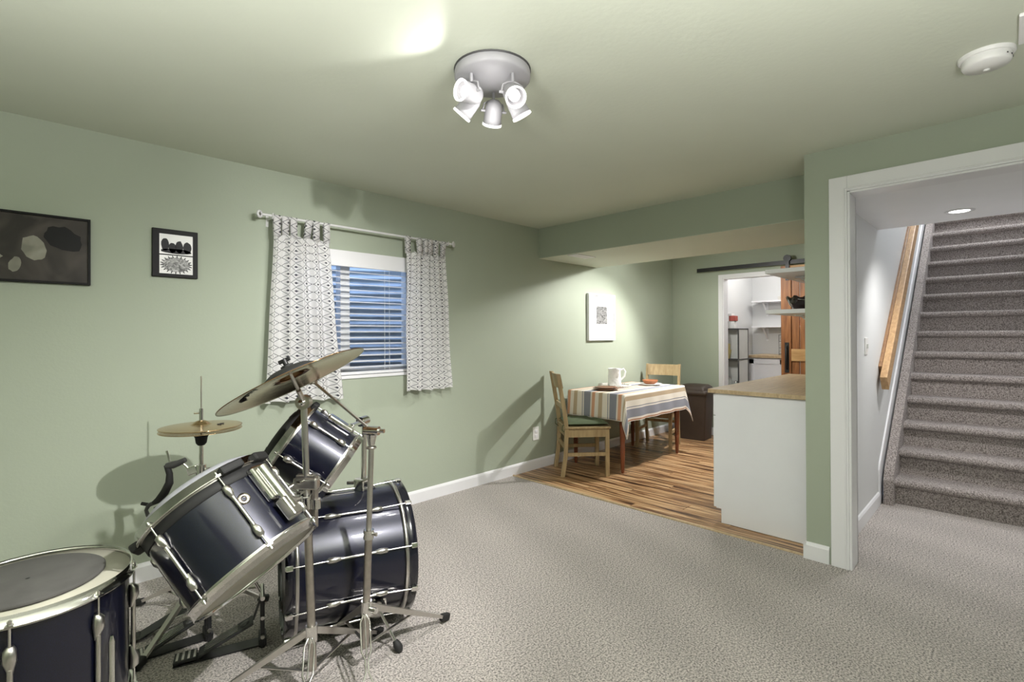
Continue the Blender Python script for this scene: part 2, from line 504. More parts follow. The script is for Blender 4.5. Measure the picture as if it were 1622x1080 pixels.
# wall between kitchen and stairs: green on the kitchen side, pale grey on the stair side
struct('wall_kitchen', G().box(3.42, XK + T, YC - 0.03, YC, -0.05, H), 'sage_paint')
struct('wall_stair_left', G().box(3.42, 8.4, YS, YC - 0.03, -0.05, 4.7), 'grey_wall_paint')
struct('wall_stair_right', G().box(3.42, 8.4, -0.54, -0.42, -0.05, 4.7), 'grey_wall_paint')
struct('wall_stair_end', G().box(8.4, 8.5, -0.54, YC, -0.05, 4.7), 'grey_wall_paint')
struct('ceiling_stairwell', G().box(3.42, 8.5, -0.54, YC, 4.7, 4.8), 'white_paint')
g = G(); g.box(3.42, 4.76, -0.42, YS, ZH, 2.45); g.box(4.70, 4.76, -0.42, YS, 2.4, 4.7)
struct('ceiling_hall', g, 'white_paint')
# ceilings
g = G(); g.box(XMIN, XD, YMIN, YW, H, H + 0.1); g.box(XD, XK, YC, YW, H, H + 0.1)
struct('ceiling', g, 'sage_paint_lit')
struct('ceiling_soffit', G().box(3.702, 4.68, YC, YW, ZB + 0.004, H), 'sage_paint')
struct('ceiling_soffit_underside', G().box(3.702, 4.68, YC, YW, ZB, ZB + 0.004), 'sage_paint_lit')  # soffit paint lightened, the light on its underside put into the colour
# kitchen back wall with the pantry doorway
PY0, PY1, PZ = 1.50, 2.62, 2.03
g = G(); g.box(XK, XK + T, PY1, YW, -0.05, H); g.box(XK, XK + T, YC, PY0, -0.05, H); g.box(XK, XK + T, PY0, PY1, PZ, H)
struct('wall_kitchen_back', g, 'sage_paint')
# pantry shell
PL, PB = 2.80, 8.02
g = G(); g.box(XK + T, PB, PL, PL + 0.1, -0.05, H)
struct('wall_pantry_left', g, 'grey_wall_paint')
struct('wall_pantry_back', G().box(PB, PB + 0.1, YC, PL + 0.1, -0.05, H), 'grey_wall_paint')
struct('ceiling_pantry', G().box(XK + T, PB + 0.1, YC, PL + 0.1, H, H + 0.1), 'white_paint')
g = G(); g.box(XK + 0.115, XK + 0.125, PY1, PL, 0, H); g.box(XK + 0.115, XK + 0.125, YC, PY0, 0, H); g.box(XK + 0.115, XK + 0.125, PY0, PY1, PZ, H)
struct('wall_pantry_front', g, 'grey_wall_paint')
# floors
g = G(); g.box(XMIN, XT, YMIN, YW, -0.05, 0.0); g.box(XT, 5.0, -0.42, YJ + 0.02, -0.05, 0.0); g.box(3.42, 5.0, YJ + 0.02, YS, -0.05, 0.0)
struct('floor', g, 'carpet_beige')
kf = struct('floor_kitchen', G().box(XT, PB, YC, YW, -0.05, -0.012), 'soil')
# laminate planks, running along the edge of the carpet
PWID, PLEN = 0.126, 1.22
pg = {}
nrow = int((PB - XT) / PWID) + 1
for i in range(nrow):
    x0 = XT + i * PWID
    off = [0.0, 0.71, 0.33, 1.02, 0.55][i % 5]
    y = YC - off
    while y < YW:
        a, c = max(y, YC), min(y + PLEN, YW)
        if x0 > XK - 0.05: a, c = max(a, PY0 - 0.4), min(c, PL)
        y += PLEN
        if c - a < 0.02: continue
        L = round(c - a, 3)
        if L not in pg:
            me = bpy.data.meshes.new('plank')
            bm = bmesh.new()
            bmesh.ops.create_cube(bm, size=1)
            bmesh.ops.scale(bm, vec=(PWID - 0.0016, L - 0.0016, 0.012), verts=bm.verts)
            top = [e for e in bm.edges if all(v.co.z > 0 for v in e.verts)]
            bmesh.ops.bevel(bm, geom=top, offset=0.0012, segments=1, affect='EDGES')
            bm.to_mesh(me); bm.free()
            me.materials.append(MAT['acacia'])
            pg[L] = me
        p = bpy.data.objects.new('plank', pg[L]); COL.objects.link(p)
        p.parent = kf
        p.location = (x0 + PWID / 2, (a + c) / 2, -0.006)
# edge moulding between carpet and planks
struct('trim_1', G().tube([(XT + 0.012, YC + 0.02, 0.0), (XT + 0.012, YW - 0.015, 0.0)], 0.011, 8), 'butcher_block')

# baseboards
def baseboard(name, a, b, n, h=0.098, t=0.014, mat='white_trim'):
    """a,b floor points on the wall, n direction into the room"""
    a = V(*a, 0); b = V(*b, 0); n = V(*n, 0)
    prof = [(0, 0), (t, 0), (t, h - 0.018), (t * 0.55, h - 0.006), (0, h)]
    vs = [p + n * q + V(0, 0, z) for p in (a, b) for q, z in prof]
    k = len(prof)
    fs = [tuple(range(k)), tuple(reversed(range(k, 2 * k)))] + [(i, (i + 1) % k, k + (i + 1) % k, k + i) for i in range(k)]
    return struct(name, G().add(vs, fs), 'white_trim')
baseboard('baseboard_window', (XMIN, YW), (XK, YW), (0, -1))
baseboard('baseboard_kitchen_back', (XK, PY1 + 0.06), (XK, YW), (-1, 0))
baseboard('baseboard_doorway', (XD, YJ + 0.11), (XD, YC), (-1, 0))
baseboard('baseboard_doorway_end', (XD - 0.014, YC), (XD + 0.126, YC), (0, 1))
baseboard('baseboard_stair', (3.42, YS), (4.70, YS), (0, -1), h=0.10)
baseboard('baseboard_right', (XMIN, YMIN), (XD, YMIN), (0, 1))
baseboard('baseboard_back', (XMIN, YMIN), (XMIN, YW), (1, 0))

# door casing round the hall opening: flat board, stepped inner bead, jamb
def casing(name, y_in, sign):
    g = G()
    g.box(XD - 0.016, XD, *sorted((y_in + sign * 0.012, y_in + sign * 0.100)), 0, 2.185)
    g.box(XD - 0.022, XD, *sorted((y_in + sign * 0.030, y_in + sign * 0.022)), 0, 2.115)
    g.box(XD - 0.012, XD, *sorted((y_in + sign * 0.000, y_in + sign * 0.012)), 0, 2.097)
    g.box(XD, 3.434, *sorted((y_in, y_in + sign * 0.018)), 0, 2.09)
    g.box(3.42, 3.436, *sorted((y_in, y_in + sign * 0.09)), 0, 2.09)
    return g
g = casing('c', YJ, 1)
dtrim = struct('trim_2', g, 'white_trim', bevel=0.003)
struct('trim_3', casing('c', YJ2, -1), 'white_trim', bevel=0.003)
g = G()
g.box(XD - 0.016, XD, YJ2 - 0.012, YJ + 0.012, 2.100, 2.185)
g.box(XD - 0.022, XD, YJ2 - 0.022, YJ + 0.022, 2.110, 2.118)
g.box(XD - 0.012, XD, YJ2, YJ, 2.088, 2.100)
g.box(XD, 3.434, YJ2, YJ, 2.088, 2.105)
struct('trim_4', g, 'white_trim', bevel=0.003)
# pantry door casing
g = G()
g.box(XK - 0.012, XK, PY1, PY1 + 0.05, 0, PZ); g.box(XK - 0.012, XK, PY0 - 0.05, PY1 + 0.05, PZ, PZ + 0.04)
g.box(XK, XK + T + 0.01, PY1 - 0.015, PY1, 0, PZ - 0.015); g.box(XK, XK + T + 0.01, PY0, PY1, PZ - 0.015, PZ)
g.box(XK, XK + T + 0.01, PY0, PY0 + 0.015, 0, PZ - 0.015)
struct('trim_5', g, 'white_trim')

# ------------------------------------------------------------------ window
win = thing('window_1', (WX0, YW, WZ0), 'white sliding basement window behind the patterned curtains', 'window', kind='structure')
g = G()
yf0, yf1 = YW + 0.10, YW + 0.17
g.box(WX0, WX0 + 0.04, yf0, yf1, WZ0, WZ1); g.box(WX1 - 0.04, WX1, yf0, yf1, WZ0, WZ1)
g.box(WX0, WX1, yf0, yf1, WZ0, WZ0 + 0.04); g.box(WX0, WX1, yf0, yf1, WZ1 - 0.04, WZ1)
mk('window_frame', g, 'white_plastic', win)
mk('meeting_rail', G().box(1.675, 1.745, yf0 - 0.01, yf1 - 0.01, WZ0 + 0.03, WZ1 - 0.03), 'white_plastic', win)
for a, c, yy in ((WX0 + 0.03, 1.70, yf0 + 0.02), (1.72, WX1 - 0.03, yf0 + 0.045)):
    mk('pane', G().box(a, c, yy, yy + 0.004, WZ0 + 0.03, WZ1 - 0.03), 'glass', win)
g = G(); g.box(WX0 - 0.0, WX1 + 0.0, YW - 0.012, yf0, WZ0 - 0.022, WZ0)
mk('window_sill', g, 'white_trim', win)

bl = thing('window_blind', (1.70, YW + 0.03, WZ0), 'white horizontal slat blind lowered in the window', 'blind')
mk('valance', G().box(WX0 + 0.005, WX1 - 0.005, YW - 0.016, YW + 0.006, 1.795, WZ1 + 0.01), 'white_trim', bl, bevel=0.003)
mk('headrail', G().box(WX0 + 0.01, WX1 - 0.01, YW + 0.008, YW + 0.06, 1.83, WZ1 - 0.002), 'white_trim', bl)
mk('bottom_rail', G().box(WX0 + 0.01, WX1 - 0.01, YW + 0.006, YW + 0.058, WZ0 + 0.002, WZ0 + 0.022), 'white_trim', bl, bevel=0.003)
sg = G()
c, sn = math.cos(0.10), math.sin(0.10)
n = 5
vs = []
for x in (WX0 + 0.012, WX1 - 0.012):
    for i in range(n):
        t = i / (n - 1) - 0.5
        vs.append(V(x, 0.032 + t * 0.05, t * 0.05 * 0.10 + 0.004 * (1 - 4 * t * t)))
for x in (WX0 + 0.012, WX1 - 0.012):
    for i in range(n):
        t = i / (n - 1) - 0.5
        vs.append(V(x, 0.032 + t * 0.05, t * 0.05 * 0.10 + 0.004 * (1 - 4 * t * t) - 0.0028))
fs = []
for i in range(n - 1):
    fs.append((i, n + i, n + i + 1, i + 1)); fs.append((2 * n + i, 2 * n + i + 1, 3 * n + i + 1, 3 * n + i))
fs += [(0, 2 * n, 3 * n, n), (n - 1, 2 * n - 1, 4 * n - 1, 3 * n - 1)]
slat_me = bpy.data.meshes.new('slat'); slat_me.from_pydata(vs, [], fs); slat_me.materials.append(MAT['white_trim'])
z = WZ0 + 0.055
while z < 1.80:
    s_ = bpy.data.objects.new('slat', slat_me); COL.objects.link(s_); s_.parent = bl
    s_.location = (-1.70, YW - YW - 0.03, z - WZ0)
    z += 0.0425
for x in (1.40, 1.98, 2.02):
    mk('ladder_cord', G().tube([(x, YW + 0.004, WZ0 + 0.02), (x, YW + 0.004, 1.83)], 0.0013, 6), 'white_plastic', bl)

# corrugated window well outside
g = G(); vs = []; fs = []
na, nz = 40, 150
for j in range(nz + 1):
    z = 0.75 + 1.45 * j / nz
    dr = 0.011 * math.sin(2 * PI * z / 0.068)
    for i in range(na + 1):
        t = PI * i / na
        vs.append(V(1.70 + (0.95 + dr) * math.cos(t), YW + 0.19 + (0.72 + dr) * math.sin(t), z))
for j in range(nz):
    for i in range(na):
        a = j * (na + 1) + i
        fs.append((a, a + 1, a + na + 2, a + na + 1))
g.add(vs, fs, True)
ww = mk('window_well', g, 'galvanised', label='corrugated metal window well seen through the blind slats', cat='window well', origin=(1.70, YW + 0.2, 0.75))
for v in (0,):
    md = ww.modifiers.new('thick', 'SOLIDIFY'); md.thickness = 0.004; md.offset = 1
struct('ground_outside', G().box(0.4, 3.0, YW + 0.2, YW + 1.6, 0.68, 0.75), 'soil')

# ================================================================== STAIRS
STEP_R, STEP_T, XS = 0.19, 0.23, 4.83
st = thing('staircase', (XS, 0.1, 0), 'straight flight of stairs covered in grey brown carpet', 'staircase')
yl, yr = 0.640, -0.418
me_step = None
for k in range(1, 16):
    zt = STEP_R * k; xr = XS + STEP_T * (k - 1)
    if me_step is None:
        # profile in x,z of riser, rounded nose and tread, relative to riser foot
        prof = [(0.0, -STEP_R), (0.006, -STEP_R * 0.5), (0.004, -0.062)]
        for i in range(9):
            t = -PI / 2 - PI * i / 8
            prof.append((-0.012 + 0.027 * math.cos(t), -0.028 + 0.028 * math.sin(t) * 1.0))
        prof += [(0.06, 0.0005), (0.16, 0.0), (STEP_T + 0.03, 0.0), (STEP_T + 0.03, -STEP_R)]
        me_step = prof
    vs = [V(xr + x, y, zt + z) for y in (yl, yr) for x, z in me_step]
    n = len(me_step)
    fs = [tuple(reversed(range(n))), tuple(range(n, 2 * n))] + [((i + 1) % n, i, n + i, n + (i + 1) % n) for i in range(n)]
    gg = G(); gg.add(vs, fs, False)
    o = mk('step', gg, 'carpet_stair', st)
    o.data.polygons.foreach_set('use_smooth', [False, False] + [2 <= i <= 12 for i in range(n)])
# carpeted stringer and white skirt along the wall
nose = lambda x: STEP_R + (STEP_R / STEP_T) * (x - (XS - 0.03))
g = G()
Mx = lambda y: Matrix(((1, 0, 0, 0), (0, 0, -1, y), (0, 1, 0, 0), (0, 0, 0, 1)))
xe = 8.3
poly = [(4.735, 0), (xe, 0), (xe, nose(xe) + 0.075), (4.80, nose(4.80) + 0.085), (4.735, nose(4.735) + 0.05)]
g.prism(poly, 0.062, Mx(0.702))
mk('stringer', g, 'carpet_stair', st)
g = G()
poly = [(4.69, 0), (xe, 0), (xe, nose(xe) + 0.19), (4.72, nose(4.72) + 0.19), (4.69, nose(4.69) + 0.17)]
g.prism(poly, 0.012, Mx(YS))
struct('trim_6', g, 'white_trim', bevel=0.002)

# handrail: backing board on the wall, its shade put into the oak, and the rail on it
hr = thing('handrail', (4.62, YS, 0.9), 'oak handrail on a shade-coloured backing board beside the stairs', 'handrail')
sl = math.atan2(STEP_R, STEP_T)
dirv = V(math.cos(sl), 0, math.sin(sl)); upv = V(-math.sin(sl), 0, math.cos(sl))
a = V(4.78, YS - 0.011, 1.00)
mk('backing_board', G().bar(a, a + dirv * 3.6, 0.022, 0.15, upv), 'rail_oak_shaded', hr, bevel=0.003)
a = V(4.68, YS - 0.022 - 0.024, 0.93)
mk('rail', G().bar(a, a + dirv * 3.75, 0.046, 0.13, upv), 'rail_oak', hr, bevel=0.005)

# wall switch on the stair wall
sw = thing('light_switch', (4.27, YS, 1.155), 'white toggle light switch on the stair wall', 'light switch')
mk('plate', G().box(4.227, 4.313, YS - 0.006, YS, 1.16, 1.28), 'white_plastic', sw, bevel=0.003)
mk('toggle', G().box(4.262, 4.278, YS - 0.018, YS - 0.005, 1.205, 1.235), 'white_plastic', sw)
# recessed downlight in the hall ceiling
dl = thing('recessed_light', (4.40, 0.235, ZH), 'round recessed downlight in the white hall ceiling', 'light')
Mz = Matrix.Translation((4.40, 0.235, ZH))
mk('trim_ring', G().lathe([(0.052, -0.002), (0.056, -0.006), (0.078, -0.005), (0.080, 0.0)], 32, Mz, cap=False), 'white_metal', dl)
mk('lens', G().lathe([(0.0, -0.003), (0.052, -0.003)], 32, Mz, cap=False), 'downlight_glow', dl)
# wall outlet below the window wall
ol = thing('wall_outlet', (3.65, YW, 0.34), 'white double outlet low on the green wall near the kitchen', 'outlet')
mk('plate', G().box(3.60, 3.685, YW - 0.006, YW, 0.28, 0.41), 'white_plastic', ol, bevel=0.003)
for z in (0.322, 0.368):
    mk('socket', G().box(3.626, 3.660, YW - 0.009, YW - 0.005, z - 0.014, z + 0.014), 'white_trim', ol, bevel=0.004)

# ================================================================== LAMPS
def add_light(name, kind, loc, power, aim=None, size=0.03, spot=1.6, blend=0.6, color=WARM):
    ld = bpy.data.lights.new(name, kind)
    ld.energy = power; ld.color = color; ld.shadow_soft_size = size
    if kind == 'SPOT': ld.spot_size = spot; ld.spot_blend = blend
    o = bpy.data.objects.new(name, ld); COL.objects.link(o); o.location = loc
    if aim is not None:
        o.rotation_euler = Vector(aim).to_track_quat('-Z', 'Y').to_euler()
    return o

def spot_lamp(cx, cy, heads, label, power, spill, zc=H):
    """round ceiling plate with five swivelling spot heads; heads = [(angle, aim dir)]"""
    t = thing('ceiling_spotlight', (cx, cy, zc), label, 'ceiling lamp', 'five-head ceiling lamps')
    M0 = Matrix.Translation((cx, cy, zc))
    mk('mounting_ring', G().lathe([(0.152, 0), (0.152, -0.006), (0.145, -0.006)], 40, M0), 'dark_grey_metal', t)
    mk('plate', G().lathe([(0.148, -0.004), (0.150, -0.012), (0.150, -0.032), (0.143, -0.040), (0.0, -0.041)], 40, M0, cap=False), 'lamp_grey', t)
    for ang, aim, pw, spot, blend in heads:
        bx, by = cx + 0.098 * math.cos(ang), cy + 0.098 * math.sin(ang)
        aim = Vector(aim).normalized()
        top = V(bx, by, zc - 0.04); piv = V(bx, by, zc - 0.118)
        stem = G().tube([top, V(bx, by, zc - 0.075)], 0.0065, 10)
        o = mk('stem', stem, 'lamp_grey', t)
        # head: rounded back, cylinder widening to the rim
        F = frame(piv, aim)
        side = F.col[1].to_3d()
        head = G().lathe([(0.0, -0.046), (0.018, -0.044), (0.030, -0.034), (0.035, -0.018), (0.037, 0.030), (0.039, 0.046)], 24, F, cap=False)
        hd = mk('lamp_head', head, 'lamp_grey', t)
        md = hd.modifiers.new('t', 'SOLIDIFY'); md.thickness = 0.0025; md.offset = -1
        mk('glowing_rim', G().lathe([(0.033, 0.047), (0.040, 0.047), (0.041, 0.056), (0.036, 0.058), (0.033, 0.052)], 24, F, cap=False), 'lamp_rim', hd)
        mk('bulb', G().lathe([(0.0, 0.040), (0.012, 0.0395), (0.021, 0.037), (0.022, 0.020)], 20, F, cap=False), 'lamp_glow', hd)
        # yoke
        pts = []
        hub = V(bx, by, zc - 0.073)
        for s_ in (-1, 1):
            p1 = piv + side * 0.046 * s_
            mid = hub * 0.5 + p1 * 0.5 + side * 0.016 * s_ + V(0, 0, 0.008)
            mk('yoke_arm', G().tube([hub, hub * 0.75 + mid * 0.25 + side * 0.010 * s_, mid, p1], 0.0035, 8), 'lamp_grey', t)
            mk('pivot_screw', G().tube([piv + side * 0.036 * s_, piv + side * 0.054 * s_], 0.0055, 8), 'lamp_grey', t)
        if pw:
            add_light('spot_bulb', 'SPOT', piv + aim * 0.062, power * pw, aim, 0.02, spot, blend)
    if spill:
        add_light('spill_glow', 'POINT', (cx, cy, zc - 0.21), spill, None, 0.05)
    return t

def kd(ang): return ang + YAW - PI / 2      # angle given in the kit axes (0 = lat, 90 deg = d)
R5 = [216, 324, 162, 90, 18]
def heads_of(aims, pw=(1, 1, 1, 1, 1), first=(2.3, 0.75), second=(2.3, 0.75)):
    return [(kd(math.radians(a)), kdir(*d), p, *(first if i == 0 else second if i == 1 else (2.3, 0.75))) for i, (a, d, p) in enumerate(zip(R5, aims, pw))]
spot_lamp(1.354, 1.451, heads_of([(-0.72, -0.66, -0.06), (0.22, -0.72, -0.62), (-0.62, 0.25, -0.68), (-0.15, 0.58, -0.78), (0.45, 0.25, -0.82)], (0.15, 0.35, 0.9, 1.5, 0.25), (1.95, 0.3)),
          'white five-head spot lamp on the living room ceiling above the carpet', SPOT_W, 0.8)
spot_lamp(1.02, 0.19, heads_of([(-0.70, 0.55, -0.42), (-0.60, 0.48, -0.40), (0.26, 0.42, -0.95), (0.6, -0.3, -0.7), (-0.3, -0.5, -0.8)], (0.2, 9.4, 2.3, 0.2, 0.2), (2.3, 0.75), (1.40, 0.7)),
          'white five-head spot lamp on the ceiling nearest the doorway, above the top edge', SPOT_W, 3.0)
def fill_uplight(x, y, label, dim=1.0):
    """added unseen fill lamp that brightens the ceiling from below"""
    t = thing('added_fill_lamp', (x, y, 0), label, 'added fill lamp', 'added fill uplights behind the viewpoint')
    M0 = Matrix.Translation((x, y, 0))
    mk('base', G().lathe([(0.0, 0.0), (0.14, 0.0), (0.14, 0.012), (0.03, 0.03), (0.012, 0.04)], 32, M0, cap=False), 'black_metal', t)
    mk('pole', G().tube([(x, y, 0.03), (x, y, 1.27)], 0.011, 12), 'black_metal', t)
    mk('shade', G().lathe([(0.02, 1.26), (0.10, 1.29), (0.20, 1.35), (0.25, 1.40), (0.245, 1.40), (0.195, 1.356), (0.09, 1.30), (0.0, 1.29)], 36, M0, cap=False), 'white_metal', t)
    mk('bulb', G().lathe([(0.0, 1.31), (0.03, 1.315), (0.04, 1.34), (0.0, 1.355)], 20, M0, cap=False), 'lamp_glow', t)
    add_light('uplight', 'SPOT', (x, y, 1.405), UP_W * dim, (0, 0, 1), 0.22, 2.95, 0.6)  # unseen source, added only to brighten the ceiling
fill_uplight(-0.50, 0.55, 'added unseen uplight beside the viewpoint towards the drums')
fill_uplight(0.55, -0.50, 'added unseen uplight beside the viewpoint towards the doorway', 0.85)
spot_lamp(5.16, 2.15, heads_of([(-0.55, -0.5, -0.6), (-0.72, 0.10, -0.95), (-0.75, 0.3, -0.7), (0.2, 0.5, -0.85), (0.6, 0.1, -0.8)], (0.8, 5.4, 0.8, 1.0, 0.9), (2.3, 0.75), (1.8, 0.6)),
          'white five-head spot lamp on the kitchen ceiling half hidden behind the soffit', KITCHEN_W, KITCHEN_SPILL)
add_light('hall_downlight', 'SPOT', (4.40, 0.235, ZH - 0.012), HALL_W, (0.35, -0.08, -1), 0.05, 2.4, 0.8)
add_light('landing_light', 'POINT', (7.0, 0.1, 4.3), LANDING_W, None, 0.15, color=(0.96, 0.98, 1.0))
add_light('pantry_light', 'POINT', (7.2, 2.1, H - 0.12), PANTRY_W, None, 0.10, color=(1, 0.97, 0.93))

# smoke detector and small plate on the ceiling
sd = thing('smoke_detector', (2.60, 0.06, H), 'round white smoke detector on the green ceiling', 'smoke detector')
M0 = Matrix.Translation((2.60, 0.06, H))
mk('base', G().lathe([(0.082, 0), (0.082, -0.010), (0.078, -0.014)], 40, M0), 'white_plastic', sd)
mk('cover', G().lathe([(0.070, -0.012), (0.072, -0.016), (0.071, -0.036), (0.066, -0.044), (0.0, -0.0455)], 40, M0, cap=False), 'white_plastic', sd)
for k in range(5):
    t = -2.2 + 0.35 * k
    mk('slot', G().box(2.60 + 0.0715 * math.cos(t) - 0.008, 2.60 + 0.0715 * math.cos(t) + 0.008, 0.06 + 0.0715 * math.sin(t) - 0.002, 0.06 + 0.0715 * math.sin(t) + 0.002, H - 0.031, H - 0.029), 'dark_grey_metal', sd)
mk('test_button', G().lathe([(0.010, -0.044), (0.010, -0.048), (0.0, -0.049)], 16, M0 @ Matrix.Translation((0.03, 0, 0)), cap=False), 'white_plastic', sd)
cp = thing('ceiling_plate', (2.45, -0.11, H), 'white square cover plate on the ceiling beyond the smoke detector', 'cover plate')
mk('plate', G().box(2.34, 2.57, -0.20, -0.025, H - 0.012, H), 'white_plastic', cp, bevel=0.003)
mk('latch', G().box(2.44, 2.47, -0.055, -0.045, H - 0.016, H - 0.011), 'white_metal', cp)
# air register in the soffit
vt = thing('air_register', (3.87, 2.90, ZB), 'small white air register in the underside of the soffit', 'vent')
g = G(); g.box(3.73, 4.01, 2.845, 2.865, ZB - 0.006, ZB); g.box(3.73, 4.01, 2.945, 2.965, ZB - 0.006, ZB); g.box(3.73, 3.75, 2.865, 2.945, ZB - 0.006, ZB); g.box(3.99, 4.01, 2.865, 2.945, ZB - 0.006, ZB)
mk('frame', g, 'white_metal', vt)
for k in range(6):
    y = 2.871 + 0.0136 * k
    mk('louver', G().bar((3.75, y, ZB - 0.003), (3.99, y, ZB - 0.003), 0.011, 0.0015, (0, 0.5, 0.86)), 'white_metal', vt)

# ================================================================== PICTURES
def rect(g, x0, x1, z0, z1, y0, y1):
    return g.box(x0, x1, y0, y1, z0, z1)
def frame_box(x0, x1, z0, z1, w, y0, y1):
    g = G()
    g.box(x0, x0 + w, y0, y1, z0, z1); g.box(x1 - w, x1, y0, y1, z0, z1)
    g.box(x0 + w, x1 - w, y0, y1, z0, z0 + w); g.box(x0 + w, x1 - w, y0, y1, z1 - w, z1)
    return g
def blob(cx, cz, rx, rz, y, n=18, rot=0.0, wob=0.0, seed=0):
    rnd = random.Random(seed); g = G(); pts = []
    for i in range(n):
        t = 2 * PI * i / n; k = 1 + wob * (rnd.random() - 0.5)
        a, b2 = rx * k * math.cos(t), rz * k * math.sin(t)
        pts.append((cx + a * math.cos(rot) - b2 * math.sin(rot), cz + a * math.sin(rot) + b2 * math.cos(rot)))
    vs = [V(x, y, z) for x, z in pts] + [V(x, y - 0.0006, z) for x, z in pts]
    g.add(vs, [tuple(range(n, 2 * n))] + [(i, (i + 1) % n, n + (i + 1) % n, n + i) for i in range(n)])
    return g
# large dark poster, cut by the left edge of the picture
po = thing('framed_poster', (0.06, YW, 1.57), 'large dark framed poster at the far end of the green wall', 'poster')
mk('frame', frame_box(-0.20, 0.292, 1.57, 1.90, 0.010, YW - 0.022, YW), 'frame_black', po)
mk('print', G().box(-0.192, 0.284, YW - 0.012, YW - 0.006, 1.578, 1.892), 'print_dark', po)
mk('pale_patch', blob(0.085, 1.735, 0.042, 0.060, YW - 0.0122, 20, 0.25, 0.15, 3), 'print_pale', po)
mk('pale_patch', blob(0.020, 1.650, 0.020, 0.036, YW - 0.0122, 16, -0.2, 0.2, 5), 'print_pale', po)
mk('pale_patch', blob(-0.055, 1.69, 0.034, 0.022, YW - 0.0122, 16, -0.4, 0.3, 8), 'print_pale', po)
mk('dark_patch', blob(0.19, 1.79, 0.075, 0.055, YW - 0.0122, 20, -0.5, 0.2, 9), 'print_black', po)
# small double frame
pf = thing('double_picture_frame', (0.655, YW, 1.638), 'small black frame holding two prints one above the other', 'picture')
mk('frame', G().box(0.548, 0.763, YW - 0.018, YW, 1.638, 1.902), 'frame_black', pf, bevel=0.002)
mk('print', G().box(0.580, 0.737, YW - 0.0195, YW - 0.017, 1.764, 1.874), 'print_white', pf)
mk('print', G().box(0.580, 0.737, YW - 0.0195, YW - 0.017, 1.657, 1.758), 'print_white', pf)
for k, (x, z, rx, rz) in enumerate(((0.606, 1.815, 0.018, 0.035), (0.640, 1.800, 0.018, 0.028), (0.672, 1.808, 0.018, 0.034), (0.710, 1.805, 0.020, 0.034))):
    mk('dark_shape', blob(x, z, rx, rz, YW - 0.0196, 16, 0, 0.12, 20 + k), 'print_black', pf)
mk('dark_shape', blob(0.6585, 1.782, 0.074, 0.014, YW - 0.0196, 16, 0, 0.1, 31), 'print_black', pf)
mk('oval_print', blob(0.6585, 1.708, 0.066, 0.041, YW - 0.0196, 28, 0, 0.05, 33), 'print_grey', pf)
for k in range(22):
    t = 2 * PI * k / 22 + 0.1
    mk('ray', blob(0.6585 + 0.069 * math.cos(t), 1.7075 + 0.044 * math.sin(t), 0.008, 0.0026, YW - 0.0198, 8, t, 0, k), 'print_black', pf)
# white frame in the kitchen
wf = thing('white_picture_frame', (4.74, YW, 1.245), 'white framed small grey print on the wall above the dining table', 'picture')
mk('frame', frame_box(4.485, 5.0, 1.245, 1.766, 0.022, YW - 0.035, YW), 'white_trim', wf, bevel=0.002)
mk('mat_board', G().box(4.50, 4.985, YW - 0.022, YW - 0.004, 1.26, 1.75), 'mat_white', wf)
mk('print', G().box(4.64, 4.846, YW - 0.024, YW - 0.020, 1.43, 1.628), 'print_botanic', wf)

# ================================================================== CURTAINS
ROD_Y, ROD_Z = YW - 0.09, 2.050
rod = thing('curtain_rod', (1.8, ROD_Y, ROD_Z), 'thin white curtain rod with ring finials above the window', 'curtain rod')
mk('rod', G().tube([(1.085, ROD_Y, ROD_Z), (2.545, ROD_Y, ROD_Z)], 0.0075, 12), 'white_metal', rod)
for x in (1.072, 2.560):
    g = G(); R0 = 0.017; n = 24; mth = 8
    vs = []; fs = []
    nrm = V(0.55, -0.83, 0) ; ux = V(0.83, 0.55, 0)
    for i in range(n):
        t = 2 * PI * i / n
        c0 = V(x, ROD_Y, ROD_Z) + (ux * math.cos(t) + V(0, 0, 1) * math.sin(t)) * R0
        e1 = ux * math.cos(t) + V(0, 0, 1) * math.sin(t)
        for j in range(mth):
            s_ = 2 * PI * j / mth
            vs.append(c0 + (e1 * math.cos(s_) + nrm * math.sin(s_)) * 0.0075)
    for i in range(n):
        for j in range(mth):
            fs.append((i * mth + j, ((i + 1) % n) * mth + j, ((i + 1) % n) * mth + (j + 1) % mth, i * mth + (j + 1) % mth))
    g.add(vs, fs, True)
    fo = mk('finial', g, 'white_metal', rod)
    mk('finial_disc', G().tube([V(x, ROD_Y, ROD_Z) - nrm * 0.003, V(x, ROD_Y, ROD_Z) + nrm * 0.003], 0.011, 16), 'satin_chrome', fo)
for x in (1.145, 2.50):
    g = G(); g.box(x - 0.008, x + 0.008, YW - 0.004, YW, ROD_Z - 0.055, ROD_Z + 0.02)
    g.tube([(x, YW, ROD_Z - 0.012), (x, ROD_Y, ROD_Z - 0.014)], 0.005, 8)
    g.tube([(x, ROD_Y - 0.012, ROD_Z + 0.014), (x, ROD_Y - 0.012, ROD_Z - 0.010), (x, ROD_Y, ROD_Z - 0.015)], 0.004, 8)
    mk('bracket', g, 'white_metal', rod)

